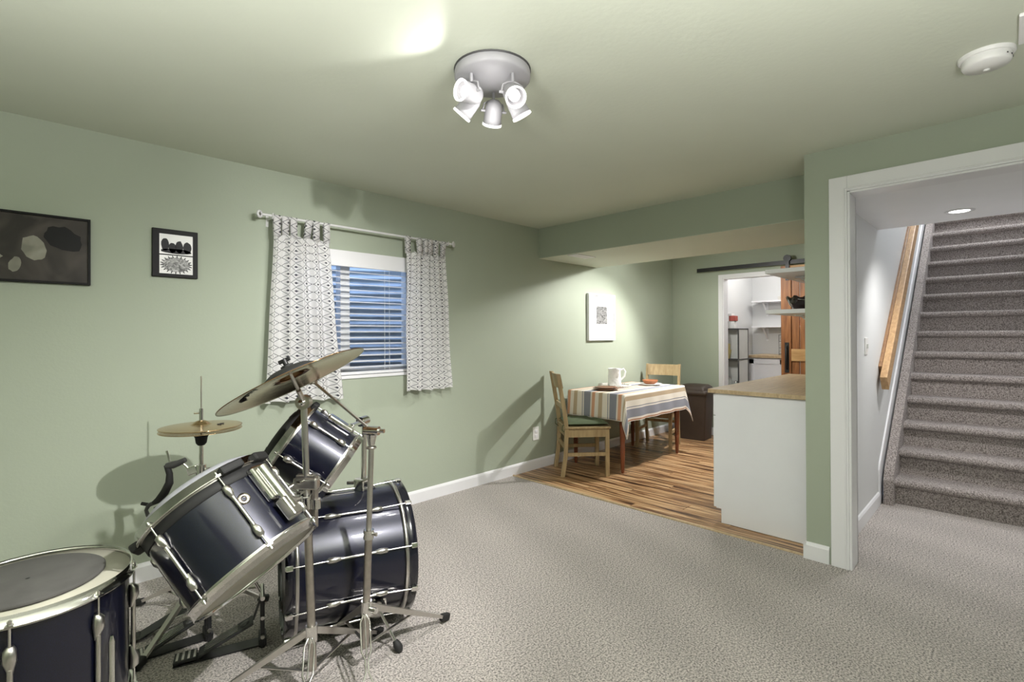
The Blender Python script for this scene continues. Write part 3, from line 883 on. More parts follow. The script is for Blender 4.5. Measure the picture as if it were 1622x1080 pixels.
def curtain(label, xt0, xt1, xb0, xb1, tabs, folds, seed):
    """cloth panel: top edge xt0..xt1 just under the rod, bottom edge xb0..xb1, real pleats in depth"""
    rnd = random.Random(seed)
    ztop, zbot = ROD_Z - 0.095, 0.893
    nu, nv = 120, 44
    ph = [rnd.uniform(0, 6.28) for _ in range(4)]
    t = thing('curtain', ((xt0 + xt1) / 2, ROD_Y, zbot), label, 'curtain')
    def pos(u, v):
        # v 0 top .. 1 bottom
        x0 = xt0 + (xb0 - xt0) * v ** 1.1; x1 = xt1 + (xb1 - xt1) * v ** 1.1
        uu = u + 0.012 * math.sin(u * folds * 2 * PI + ph[0]) * (1 - 0.3 * v)
        x = x0 + (x1 - x0) * uu
        amp = 0.011 + 0.011 * v
        d = amp * math.sin(u * folds * 2 * PI + ph[1] + 0.5 * v) + 0.45 * amp * math.sin(u * folds * 4.3 * PI + ph[2] - 0.8 * v) + 0.006 * math.sin(9 * v + ph[3] + 5 * u)
        z = ztop + (zbot - ztop) * v + (0.003 * math.sin(u * folds * 2 * PI + ph[3]) + 0.008 * math.sin(3 * u + ph[0])) * v
        if v < 0.25:
            # the heading sags between tabs
            z -= 0.022 * (1 - v / 0.25) * abs(math.sin(u * (len(tabs) - 1) * PI)) ** 0.8
        return V(x, ROD_Y + 0.012 - 0.008 + d, z)
    g = G(); g.uv = []
    vs = []
    wid = 0.53
    for j in range(nv + 1):
        for i in range(nu + 1):
            u, v = i / nu, j / nv
            vs.append(pos(u, v)); g.uv.append((u * wid, (1 - v) * (ztop - zbot)))
    fs = [(j * (nu + 1) + i, j * (nu + 1) + i + 1, (j + 1) * (nu + 1) + i + 1, (j + 1) * (nu + 1) + i) for j in range(nv) for i in range(nu)]
    g.add(vs, fs, True)
    mk('panel', g, 'curtain_cloth', t)
    for k, u in enumerate(tabs):
        # loop of cloth over the rod
        p = pos(u, 0.0); w = 0.021
        path = []
        rr = 0.0105
        path.append(V(p.x, p.y - 0.004, p.z - 0.012))
        for i in range(9):
            s_ = PI - PI * i / 8
            path.append(V(p.x, ROD_Y + rr * math.cos(s_), ROD_Z + rr * math.sin(s_)))
        path.append(V(p.x, p.y + 0.006, p.z - 0.012))
        g2 = G(); g2.uv = []; vv = []
        L = 0
        lean = rnd.uniform(-0.006, 0.006)
        for i, q in enumerate(path):
            if i: L += (q - path[i - 1]).length
            k_ = lean if 0 < i < len(path) - 1 else 0
            for sx in (-w, w):
                vv.append(q + V(sx + k_, 0, 0)); g2.uv.append((u * wid + sx, L))
        n = len(path)
        g2.add(vv, [(2 * i, 2 * i + 1, 2 * i + 3, 2 * i + 2) for i in range(n - 1)], True)
        o = mk('tab', g2, 'curtain_cloth', t)
        md = o.modifiers.new('t', 'SOLIDIFY'); md.thickness = 0.0015
    return t
curtain('white curtain with diamond pattern hanging behind the cymbals', 1.150, 1.515, 1.095, 1.615, (0.045, 0.20, 0.36, 0.60, 0.75, 0.93), 4.5, 3)
curtain('white curtain with diamond pattern at the kitchen side of the window', 2.108, 2.478, 2.092, 2.535, (0.045, 0.32, 0.48, 0.60, 0.74, 0.93), 4.0, 11)

# ================================================================== KITCHEN
# base cabinets of the peninsula, backs against the stair wall
cx0 = 3.485
for k, w in enumerate((0.60, 0.60, 0.585)):
    x0 = cx0 + sum((0.60, 0.60, 0.585)[:k]); x1 = x0 + w
    lab = ('white base cabinet with plain end panel facing the carpet', 'white base cabinet in the middle of the peninsula behind the end panel',
           'white base cabinet at the pantry end of the peninsula')[k]
    cab = thing('base_cabinet', ((x0 + x1) / 2, 1.18, 0), lab, 'cabinet', 'peninsula base cabinets')
    g = G()
    g.box(x0 + (0.018 if k == 0 else 0.0), x1, YC + 0.01, 1.462, 0.10, 0.898)
    mk('body', g, 'cabinet_white', cab)
    mk('toe_kick', G().box(x0 + 0.018, x1, YC + 0.02, 1.40, 0.0, 0.10), 'dark_grey_metal', cab)
    if k == 0:
        gg = G(); Mp = Matrix(((0, 0, 1, x0), (1, 0, 0, 0), (0, 1, 0, 0), (0, 0, 0, 1)))
        gg.prism([(YC + 0.002, 0.004), (1.43, 0.004), (1.43, 0.10), (1.464, 0.10), (1.464, 0.898), (YC + 0.002, 0.898)], 0.017, Mp)
        mk('end_panel', gg, 'cabinet_white', cab)
    dr = mk('drawer_front', G().box(x0 + 0.004, x1 - 0.003, 1.464, 1.484, 0.745, 0.893), 'cabinet_white', cab, bevel=0.002)
    mk('handle', G().tube([((x0 + x1) / 2 - 0.06, 1.484, 0.82), ((x0 + x1) / 2 - 0.06, 1.51, 0.82), ((x0 + x1) / 2 + 0.06, 1.51, 0.82), ((x0 + x1) / 2 + 0.06, 1.484, 0.82)], 0.005, 8), 'black_metal', dr)
    do = mk('door', G().box(x0 + 0.004, x1 - 0.003, 1.464, 1.484, 0.105, 0.74), 'cabinet_white', cab, bevel=0.002)
    mk('handle', G().tube([(x1 - 0.05, 1.484, 0.56), (x1 - 0.05, 1.51, 0.56), (x1 - 0.05, 1.51, 0.68), (x1 - 0.05, 1.484, 0.68)], 0.005, 8), 'black_metal', do)
mk('countertop', G().box(3.462, 5.275, YC + 0.002, 1.512, 0.900, 0.928), 'butcher_block', bevel=0.003,
   label='wood-look countertop on the white peninsula', cat='countertop', origin=None)
for z0, lab, nm in ((1.703, 'upper white open shelf above the peninsula', 's'), (1.440, 'lower white open shelf carrying the dark bowl', 's')):
    sh = thing('wall_shelf', (4.35, YC, z0), lab, 'shelf', 'open shelves above the peninsula')
    mk('board', G().box(3.50, 5.20, YC, 1.140, z0, z0 + 0.027), 'white_trim', sh, bevel=0.002)
    for x in (3.85, 4.85):
        g = G(); g.box(x - 0.012, x + 0.012, YC, YC + 0.008, z0 - 0.16, z0); g.box(x - 0.012, x + 0.012, YC, YC + 0.20, z0 - 0.008, z0)
        g.bar((x, YC + 0.006, z0 - 0.14), (x, YC + 0.17, z0 - 0.008), 0.012, 0.008)
        mk('bracket', g, 'white_trim', sh)
# dark ruffled bowl
g = G(); vs = []; fs = []; n = 36
prof = [(0.045, 0.0), (0.07, 0.012), (0.095, 0.05), (0.112, 0.10), (0.104, 0.10), (0.088, 0.052), (0.06, 0.018), (0.0, 0.014)]
for i, (r, z) in enumerate(prof):
    for k in range(n):
        t = 2 * PI * k / n
        wv = (1 + 0.06 * math.sin(9 * t)) if i in (3, 4) else 1
        zz = z + (0.010 * math.sin(9 * t + 1) if i in (3, 4) else 0)
        vs.append(V(3.92 + r * wv * math.cos(t), 1.02 + r * wv * math.sin(t), 1.4675 + zz))
for i in range(len(prof) - 1):
    for k in range(n):
        fs.append((i * n + k, i * n + (k + 1) % n, (i + 1) * n + (k + 1) % n, (i + 1) * n + k))
g.add(vs, fs, True); g.add(vs[:n], [tuple(reversed(range(n)))])
bw = thing('glass_bowl', (3.92, 1.02, 1.467), 'dark ruffled glass bowl on the lower open shelf', 'bowl')
mk('bowl', g, 'dark_glass', bw)

# sliding barn door on a black rail
BX = XK - 0.055
dr = thing('barn_door', (BX, 1.42, 0.02), 'sliding wooden barn door half covering the pantry doorway', 'sliding door')
by1, by0 = 1.905, 0.93
mk('stile', G().box(BX - 0.042, BX, by1 - 0.108, by1, 0.02, 2.10), 'barn_wood', dr, bevel=0.003)
mk('stile', G().box(BX - 0.042, BX, by0, by0 + 0.108, 0.02, 2.10), 'barn_wood', dr, bevel=0.003)
nb = 9; w = (by1 - by0 - 0.216) / nb
for k in range(nb):
    y = by0 + 0.108 + w * k
    mk('plank', G().box(BX - 0.026, BX - 0.004, y + 0.003, y + w - 0.003, 0.02, 2.10), 'barn_wood', dr, bevel=0.003)
for z0, z1 in ((0.02, 0.16), (0.995, 1.135), (1.96, 2.10)):
    mk('cross_board', G().box(BX - 0.044, BX - 0.026, by0 + 0.108, by1 - 0.108, z0, z1), 'barn_board', dr, bevel=0.003)
hg = G(); hy = 1.842
hg.box(BX - 0.048, BX - 0.042, hy - 0.022, hy + 0.022, 0.86, 1.21)
mk('handle_plate', hg, 'black_metal', dr)
mk('handle', G().tube([(BX - 0.046, hy, 0.90), (BX - 0.075, hy, 0.92), (BX - 0.075, hy, 1.15), (BX - 0.046, hy, 1.17)], 0.010, 10), 'black_metal', dr)
for y in (1.832, 1.05):
    st_ = mk('hanger_strap', G().box(BX - 0.054, BX - 0.042, y - 0.020, y + 0.020, 1.93, 2.17), 'black_metal', dr)
    mk('roller', G().tube([(BX - 0.058, y, 2.185), (BX - 0.020, y, 2.185)], 0.040, 20), 'black_metal', st_)
rl = thing('barn_door_rail', (BX, 2.0, 2.14), 'black flat rail above the pantry doorway', 'rail')
mk('track', G().box(BX - 0.030, BX - 0.022, 0.90, 2.92, 2.118, 2.166), 'black_metal', rl)
for y in (2.70, 2.05, 1.40, 0.98):
    mk('standoff', G().tube([(BX - 0.036, y, 2.142), (XK, y, 2.142)], 0.012, 10), 'black_metal', rl)

# pantry contents
pc = thing('pantry_cabinet', (7.5, 2.2, 0), 'pale cabinet with panelled doors under a wood top in the pantry', 'cabinet')
mk('body', G().box(7.42, PB - 0.002, 1.2, 2.645, 0.0, 0.975), 'cabinet_white', pc)
for k in range(3):
    y1 = 2.63 - 0.47 * k; y0 = y1 - 0.46
    g = G(); g.box(7.402, 7.42, y0, y0 + 0.06, 0.05, 0.955); g.box(7.402, 7.42, y1 - 0.06, y1, 0.05, 0.955); g.box(7.402, 7.42, y0, y1, 0.05, 0.11); g.box(7.402, 7.42, y0, y1, 0.895, 0.955)
    g.box(7.412, 7.42, y0 + 0.06, y1 - 0.06, 0.11, 0.895)
    dd = mk('door', g, 'cabinet_white', pc)
    mk('handle', G().tube([(7.402, y0 + 0.03, 0.80), (7.38, y0 + 0.03, 0.80), (7.38, y0 + 0.03, 0.92), (7.402, y0 + 0.03, 0.92)], 0.005, 8), 'dark_grey_metal', dd)
mk('worktop', G().box(7.385, PB - 0.002, 1.2, 2.66, 0.977, 1.012), 'butcher_block', pc, bevel=0.003)
for z0, lab in ((1.775, 'upper white bracket shelf inside the pantry'), (1.405, 'lower white bracket shelf inside the pantry')):
    sh = thing('pantry_shelf', (7.87, 2.0, z0), lab, 'shelf', 'pantry wall shelves')
    mk('board', G().box(7.74, PB, 1.2, 2.715, z0, z0 + 0.020), 'white_trim', sh)
    for y in (2.58, 1.9):
        g = G(); g.box(PB - 0.012, PB, y - 0.016, y + 0.016, z0 - 0.20, z0); g.box(7.80, PB, y - 0.016, y + 0.016, z0 - 0.014, z0)
        g.bar((PB - 0.01, y, z0 - 0.17), (7.83, y, z0 - 0.012), 0.028, 0.012)
        mk('bracket', g, 'white_trim', sh)
# folded towels on the top pantry shelf
for k, (dz, s_) in enumerate(((0.0, 1.0), (0.055, 0.86))):
    tw = thing('folded_towel', (7.86, 2.18, 1.795 + dz), ('pale folded towel lying on the upper pantry shelf', 'pale folded towel topmost on the upper pantry shelf')[k], 'towel')
    g = G()
    M0 = Matrix.Translation((7.87, 2.17, 1.795 + dz))
    for i in range(2):
        prof = []
        n = 14; L = 0.20 * s_
        vs = []; fs = []
        for side in (-0.10, 0.10):
            for j in range(n):
                t = 2 * PI * j / n
                vs.append(M0 @ V(side * s_, L * math.copysign(abs(math.cos(t)) ** 0.5, math.cos(t)), 0.0135 + 0.027 * i + 0.013 * math.sin(t)))
        fs = [tuple(range(n)), tuple(reversed(range(n, 2 * n)))] + [(j, n + j, n + (j + 1) % n, (j + 1) % n) for j in range(n)]
        g.add(vs, fs, False)
    mk('towel', g, 'oat_towel', tw)
rp = thing('folded_cloth', (7.86, 2.16, 1.425), 'red folded cloth on the lower pantry shelf', 'cloth')
g = G()
for i in range(3):
    n = 12; vs = []
    for side in (7.80, 7.95):
        for j in range(n):
            t = 2 * PI * j / n
            vs.append(V(side, 2.15 + (0.10 - 0.015 * i) * math.copysign(abs(math.cos(t)) ** 0.5, math.cos(t)), 1.438 + 0.026 * i + 0.013 * math.sin(t)))
    g.add(vs, [tuple(range(n)), tuple(reversed(range(n, 2 * n)))] + [(j, n + j, n + (j + 1) % n, (j + 1) % n) for j in range(n)])
mk('cloth', g, 'red_cloth', rp)
# can rack on the pantry worktop
cr_ = thing('can_rack', (7.62, 2.18, 1.012), 'wire rack of cans on the pantry worktop', 'rack')
g = G()
for y in (2.03, 2.285):
    for x in (7.55, 7.70):
        g.tube([(x, y, 1.013), (x, y, 1.30)], 0.003, 6)
for z in (1.03, 1.115, 1.205, 1.295):
    for x in (7.55, 7.70): g.tube([(x, 2.03, z), (x, 2.285, z)], 0.003, 6)
    for y in (2.03, 2.285): g.tube([(7.55, y, z), (7.70, y, z)], 0.003, 6)
mk('wire_frame', g, 'black_metal', cr_)
for i, z in enumerate((1.067, 1.155, 1.245)):
    for j in range(3):
        y = 2.245 - 0.075 * j
        cn = thing('food_can', (7.62, y, z), ('pale labelled can in the ' + ('bottom', 'middle', 'top')[i] + ' row of the pantry can rack, ' + ('at its open end', 'second along', 'at its inner end')[j]), 'can', 'cans in the pantry rack')
        mk('body', G().lathe([(0.0, -0.055), (0.033, -0.055), (0.034, -0.052), (0.034, 0.052), (0.033, 0.055), (0.0, 0.055)], 16, frame((7.62, y, z), (1, 0, 0)), cap=False), 'can_label', cn)
        mk('lid', G().lathe([(0.035, -0.058), (0.035, -0.053)], 16, frame((7.62, y, z), (1, 0, 0))), 'satin_chrome', cn)
# tall dark-framed cabinet just inside the pantry
tc_ = thing('display_cabinet', (6.95, 2.67, 0), 'white cabinet with thin dark frame just inside the pantry', 'cabinet')
dx0, dx1, dy0, dy1, dzt = 6.80, 7.15, 2.548, 2.79, 1.385
mk('side_panel', G().box(dx0 + 0.01, dx1, dy0 + 0.005, dy0 + 0.012, 0.01, dzt - 0.01), 'panel_white', tc_)
mk('back_panel', G().box(dx0 + 0.14, dx0 + 0.15, dy0 + 0.012, dy1, 0.01, dzt - 0.01), 'panel_white', tc_)
g = G()
for x in (dx0, dx1 - 0.014):
    for y in (dy0, dy1 - 0.014): g.box(x, x + 0.014, y, y + 0.014, 0, dzt)
mk('frame', g, 'dark_grey_metal', tc_)
for z in (0.10, 0.54, 0.965, dzt - 0.014):
    mk('shelf', G().box(dx0 + 0.001, dx1 - 0.001, dy0 + 0.001, dy1 - 0.001, z, z + 0.013), 'dark_grey_metal', tc_)
bk = thing('card_box', (6.90, 2.72, 0.978), 'yellow card standing on the middle shelf of the dark-framed cabinet', 'card')
mk('card', G().bar((6.86, 2.72, 0.980), (6.88, 2.715, 1.18), 0.05, 0.012, (1, 0, 0)), 'yellow_card', bk)
mk('flap', G().bar((6.873, 2.72, 0.980), (6.92, 2.715, 1.10), 0.05, 0.008, (1, 0, 0)), 'yellow_card', bk)
for k, (x, y, r, h) in enumerate(((6.87, 2.70, 0.040, 0.16), (6.90, 2.625, 0.034, 0.11))):
    jr = thing('glass_jar', (x, y, 0.553), ('tall clear jar on the lower shelf of the dark-framed cabinet', 'short clear jar beside the tall one in the dark-framed cabinet')[k], 'jar')
    M0 = Matrix.Translation((x, y, 0.554))
    mk('jar', G().lathe([(0.0, 0.0), (r, 0.0), (r, h * 0.75), (r * 0.7, h * 0.88), (r * 0.7, h)], 18, M0, cap=False), 'clear_jar', jr)
    mk('lid', G().lathe([(r * 0.75, h), (r * 0.75, h + 0.015), (0.0, h + 0.016)], 18, M0, cap=False), 'satin_chrome', jr)
bx_ = thing('small_box_lamp', (6.95, 2.68, dzt), 'small white stand with a dark red box on the dark-framed cabinet', 'box')
mk('stand', G().box(6.87, 6.95, 2.63, 2.72, dzt + 0.001, dzt + 0.10), 'white_plastic', bx_, bevel=0.004)
mk('box', G().box(6.86, 6.96, 2.615, 2.70, dzt + 0.10, dzt + 0.17), 'red_cloth', bx_, bevel=0.006)
mk('top', G().box(6.86, 6.96, 2.66, 2.735, dzt + 0.17, dzt + 0.20), 'white_plastic', bx_, bevel=0.006)

# swing lid bin
bn = thing('waste_bin', (6.13, 2.83, 0), 'brown plastic waste bin with a domed swing lid', 'waste bin')
def rrect(hx, hy, r, n=5):
    pts = []
    for sx, sy, a0 in ((1, 1, 0), (-1, 1, PI / 2), (-1, -1, PI), (1, -1, 1.5 * PI)):
        for i in range(n + 1):
            t = a0 + PI / 2 * i / n
            pts.append((sx * (hx - r) + r * math.cos(t), sy * (hy - r) + r * math.sin(t)))
    return pts
def loft(rings, M, smooth=True, cap=(True, True)):
    g = G(); n = len(rings[0][0]); vs = [M @ V(x, y, z) for ring, z in rings for x, y in ring]; fs = []
    for i in range(len(rings) - 1):
        for k in range(n): fs.append((i * n + k, i * n + (k + 1) % n, (i + 1) * n + (k + 1) % n, (i + 1) * n + k))
    g.add(vs, fs, smooth)
    if cap[0]: g.add(vs[:n], [tuple(reversed(range(n)))])
    if cap[1]: g.add(vs[-n:], [tuple(range(n))])
    return g
M0 = Matrix.Translation((6.13, 2.83, 0)) @ Matrix.Rotation(0.10, 4, 'Z')
mk('body', loft([(rrect(0.145, 0.150, 0.03), 0.003), (rrect(0.175, 0.180, 0.035), 0.585)], M0), 'bin_brown', bn)
mk('collar', loft([(rrect(0.182, 0.188, 0.035), 0.56), (rrect(0.188, 0.194, 0.035), 0.572), (rrect(0.188, 0.194, 0.035), 0.60), (rrect(0.17, 0.175, 0.035), 0.615)], M0), 'bin_brown', bn)
mk('swing_lid', loft([(rrect(0.168, 0.172, 0.04), 0.612), (rrect(0.160, 0.165, 0.04), 0.650), (rrect(0.13, 0.135, 0.05), 0.675), (rrect(0.06, 0.07, 0.04), 0.684)], M0), 'bin_brown', bn)

# dining table with striped cloth
tx0, tx1, ty0, ty1, tz = 4.05, 5.25, 2.56, 3.225, 0.742
tb = thing('dining_table', ((tx0 + tx1) / 2, (ty0 + ty1) / 2, 0), 'small dining table with turned red brown legs under a striped cloth', 'table')
mk('tabletop', G().box(tx0, tx1, ty0, ty1, tz - 0.022, tz), 'cherry', tb, bevel=0.004)
g = G(); g.box(tx0 + 0.05, tx1 - 0.05, ty0 + 0.05, ty0 + 0.07, tz - 0.11, tz - 0.022); g.box(tx0 + 0.05, tx1 - 0.05, ty1 - 0.07, ty1 - 0.05, tz - 0.11, tz - 0.022)
g.box(tx0 + 0.05, tx0 + 0.07, ty0 + 0.07, ty1 - 0.07, tz - 0.11, tz - 0.022); g.box(tx1 - 0.07, tx1 - 0.05, ty0 + 0.07, ty1 - 0.07, tz - 0.11, tz - 0.022)
mk('apron', g, 'cherry', tb)
for x in (tx0 + 0.055, tx1 - 0.055):
    for y in (ty0 + 0.055, ty1 - 0.055):
        M0 = Matrix.Translation((x, y, 0))
        mk('leg', G().lathe([(0.013, 0.0), (0.017, 0.02), (0.021, 0.16), (0.024, 0.20), (0.020, 0.206), (0.026, 0.216), (0.020, 0.226), (0.026, 0.238), (0.021, 0.246), (0.024, 0.30), (0.029, 0.45), (0.026, 0.58), (0.030, 0.60), (0.030, tz - 0.023)], 16, M0), 'cherry', tb)
# cloth
dropx, dropy = 0.25, 0.26
g = G(); g.uv = []; vs = []
nx, ny = 90, 70
zc0 = tz + 0.004
for j in range(ny + 1):
    for i in range(nx + 1):
        a = (tx0 - dropx) + (tx1 - tx0 + 2 * dropx) * i / nx
        b_ = (ty0 - dropy) + (ty1 - ty0 + 2 * dropy) * j / ny
        g.uv.append((a, b_ + 0.037))
        ex = a - tx1 if a > tx1 else (tx0 - a if a < tx0 else 0); sxn = 1 if a > tx1 else -1
        ey = b_ - ty1 if b_ > ty1 else (ty0 - b_ if b_ < ty0 else 0); syn = 1 if b_ > ty1 else -1
        cxp = min(max(a, tx0), tx1); cyp = min(max(b_, ty0), ty1)
        rho = math.hypot(ex, ey)
        if rho == 0:
            vs.append(V(a, b_, zc0)); continue
        phi = math.atan2(ey, ex)
        corner = math.sin(2 * phi)
        rip = 0.5 + 0.5 * math.sin(22 * (cxp if ey >= ex else cyp) + 1.3)
        flare = min(0.006, rho) + rho * (0.035 + 0.07 * rip * (1 - corner)) + 0.22 * corner * rho
        if syn > 0 and ey > 0: flare *= 0.25
        drop = max(0.0, rho * (1.0 + 0.12 * corner) - 0.004)
        vs.append(V(cxp + sxn * math.cos(phi) * flare, cyp + syn * math.sin(phi) * flare, zc0 - drop * 0.985))
fs = [(j * (nx + 1) + i, j * (nx + 1) + i + 1, (j + 1) * (nx + 1) + i + 1, (j + 1) * (nx + 1) + i) for j in range(ny) for i in range(nx)]
g.add(vs, fs, True)
tc2 = thing('tablecloth', ((tx0 + tx1) / 2, (ty0 + ty1) / 2, tz), 'striped orange, grey and cream cloth draped over the dining table', 'tablecloth')
o = mk('cloth', g, 'striped_cloth', tc2)
md = o.modifiers.new('t', 'SOLIDIFY'); md.thickness = 0.002; md.offset = 1
# pale hem along the edge
edge = [vs[i] for i in range(nx + 1)] + [vs[j * (nx + 1) + nx] for j in range(1, ny + 1)] + [vs[ny * (nx + 1) + i] for i in range(nx - 1, -1, -1)] + [vs[j * (nx + 1)] for j in range(ny - 1, -1, -1)]
mk('hem', G().tube(edge, 0.004, 5), 'oat_towel', tc2)
ZT = zc0 + 0.0025
# tray, pitcher, plates
px_, py_ = 4.62, 3.04
tr_ = thing('woven_tray', (px_, py_, ZT), 'round pale woven tray under the white pitcher', 'tray')
M0 = Matrix.Translation((px_, py_, ZT))
mk('base', G().lathe([(0.0, 0.0), (0.165, 0.0), (0.175, 0.006), (0.165, 0.010), (0.0, 0.010)], 40, M0, cap=False), 'wicker', tr_)
for k in range(40):
    t = 2 * PI * k / 40
    mk('rim_weave', G().tube([V(px_ + 0.168 * math.cos(t + q * 0.08), py_ + 0.168 * math.sin(t + q * 0.08), ZT + 0.006 + zz) for q, zz in ((-1, 0.002), (0, 0.016), (1, 0.002))], 0.007, 6), 'wicker', tr_)
pt = thing('pitcher', (px_, py_, ZT + 0.011), 'white embossed pitcher standing on the woven tray', 'pitcher')
M0 = Matrix.Translation((px_, py_, ZT + 0.0115))
g = G(); n = 32; vs = []; fs = []
prof = [(0.0, 0.0), (0.066, 0.0), (0.072, 0.008), (0.070, 0.06), (0.067, 0.12), (0.066, 0.165), (0.070, 0.185), (0.066, 0.185), (0.062, 0.165), (0.062, 0.02), (0.0, 0.015)]
spd = -2.3
for r, z in prof:
    for k in range(n):
        t = 2 * PI * k / n
        dd = math.cos(t - spd)
        sp_ = 0.025 * max(0, dd) ** 6 * (max(0, z - 0.12) / 0.065 if z < 0.19 else 1) if r > 0.05 else 0
        vs.append(M0 @ V((r + sp_) * math.cos(t), (r + sp_) * math.sin(t), z + (0.3 * sp_)))
for i in range(len(prof) - 1):
    for k in range(n): fs.append((i * n + k, i * n + (k + 1) % n, (i + 1) * n + (k + 1) % n, (i + 1) * n + k))
g.add(vs, fs, True)
mk('jug', g, 'embossed_white', pt)
ha = kdir(1, 0, 0)
c0 = V(px_, py_, ZT + 0.0115)
mk('handle', G().tube([c0 + ha * 0.066 + V(0, 0, 0.165), c0 + ha * 0.098 + V(0, 0, 0.180), c0 + ha * 0.118 + V(0, 0, 0.150), c0 + ha * 0.108 + V(0, 0, 0.10), c0 + ha * 0.068 + V(0, 0, 0.06)], 0.010, 10), 'ceramic_white', pt)
def plate(x, y, z, r, mat, label, h=0.016):
    t = thing('plate', (x, y, z), label, 'plate')
    M0 = Matrix.Translation((x, y, z))
    mk('dish', G().lathe([(0.0, 0.0), (r * 0.62, 0.0), (r * 0.70, 0.004), (r, h), (r * 0.985, h + 0.003), (r * 0.68, 0.008), (0.0, 0.006)], 36, M0, cap=False), mat, t)
    mk('foot_ring', G().lathe([(r * 0.5, 0.0), (r * 0.5, -0.0), (r * 0.54, 0.001)], 30, M0, cap=False), mat, t)
    return t
plate(4.28, 2.92, ZT + 0.001, 0.132, 'ceramic_brown', 'brown plate lowest in the stack near the chair with the green cushion')
plate(4.29, 2.925, ZT + 0.012, 0.115, 'ceramic_brown', 'smaller brown plate topmost in the stack near the green cushion')
plate(5.02, 2.84, ZT + 0.001, 0.125, 'ceramic_white', 'white plate beneath the terracotta bowl on the striped cloth')
tb2 = thing('terracotta_bowl', (5.02, 2.84, ZT + 0.012), 'shallow terracotta bowl on the white plate', 'bowl')
mk('bowl', G().lathe([(0.0, 0.0), (0.04, 0.0), (0.070, 0.015), (0.085, 0.045), (0.080, 0.045), (0.064, 0.02), (0.0, 0.008)], 30, Matrix.Translation((5.02, 2.84, ZT + 0.0105)), cap=False), 'terracotta', tb2)
mk('rim', G().lathe([(0.079, 0.0445), (0.0825, 0.0475), (0.086, 0.0445)], 30, Matrix.Translation((5.02, 2.84, ZT + 0.0105)), cap=False), 'terracotta', tb2)

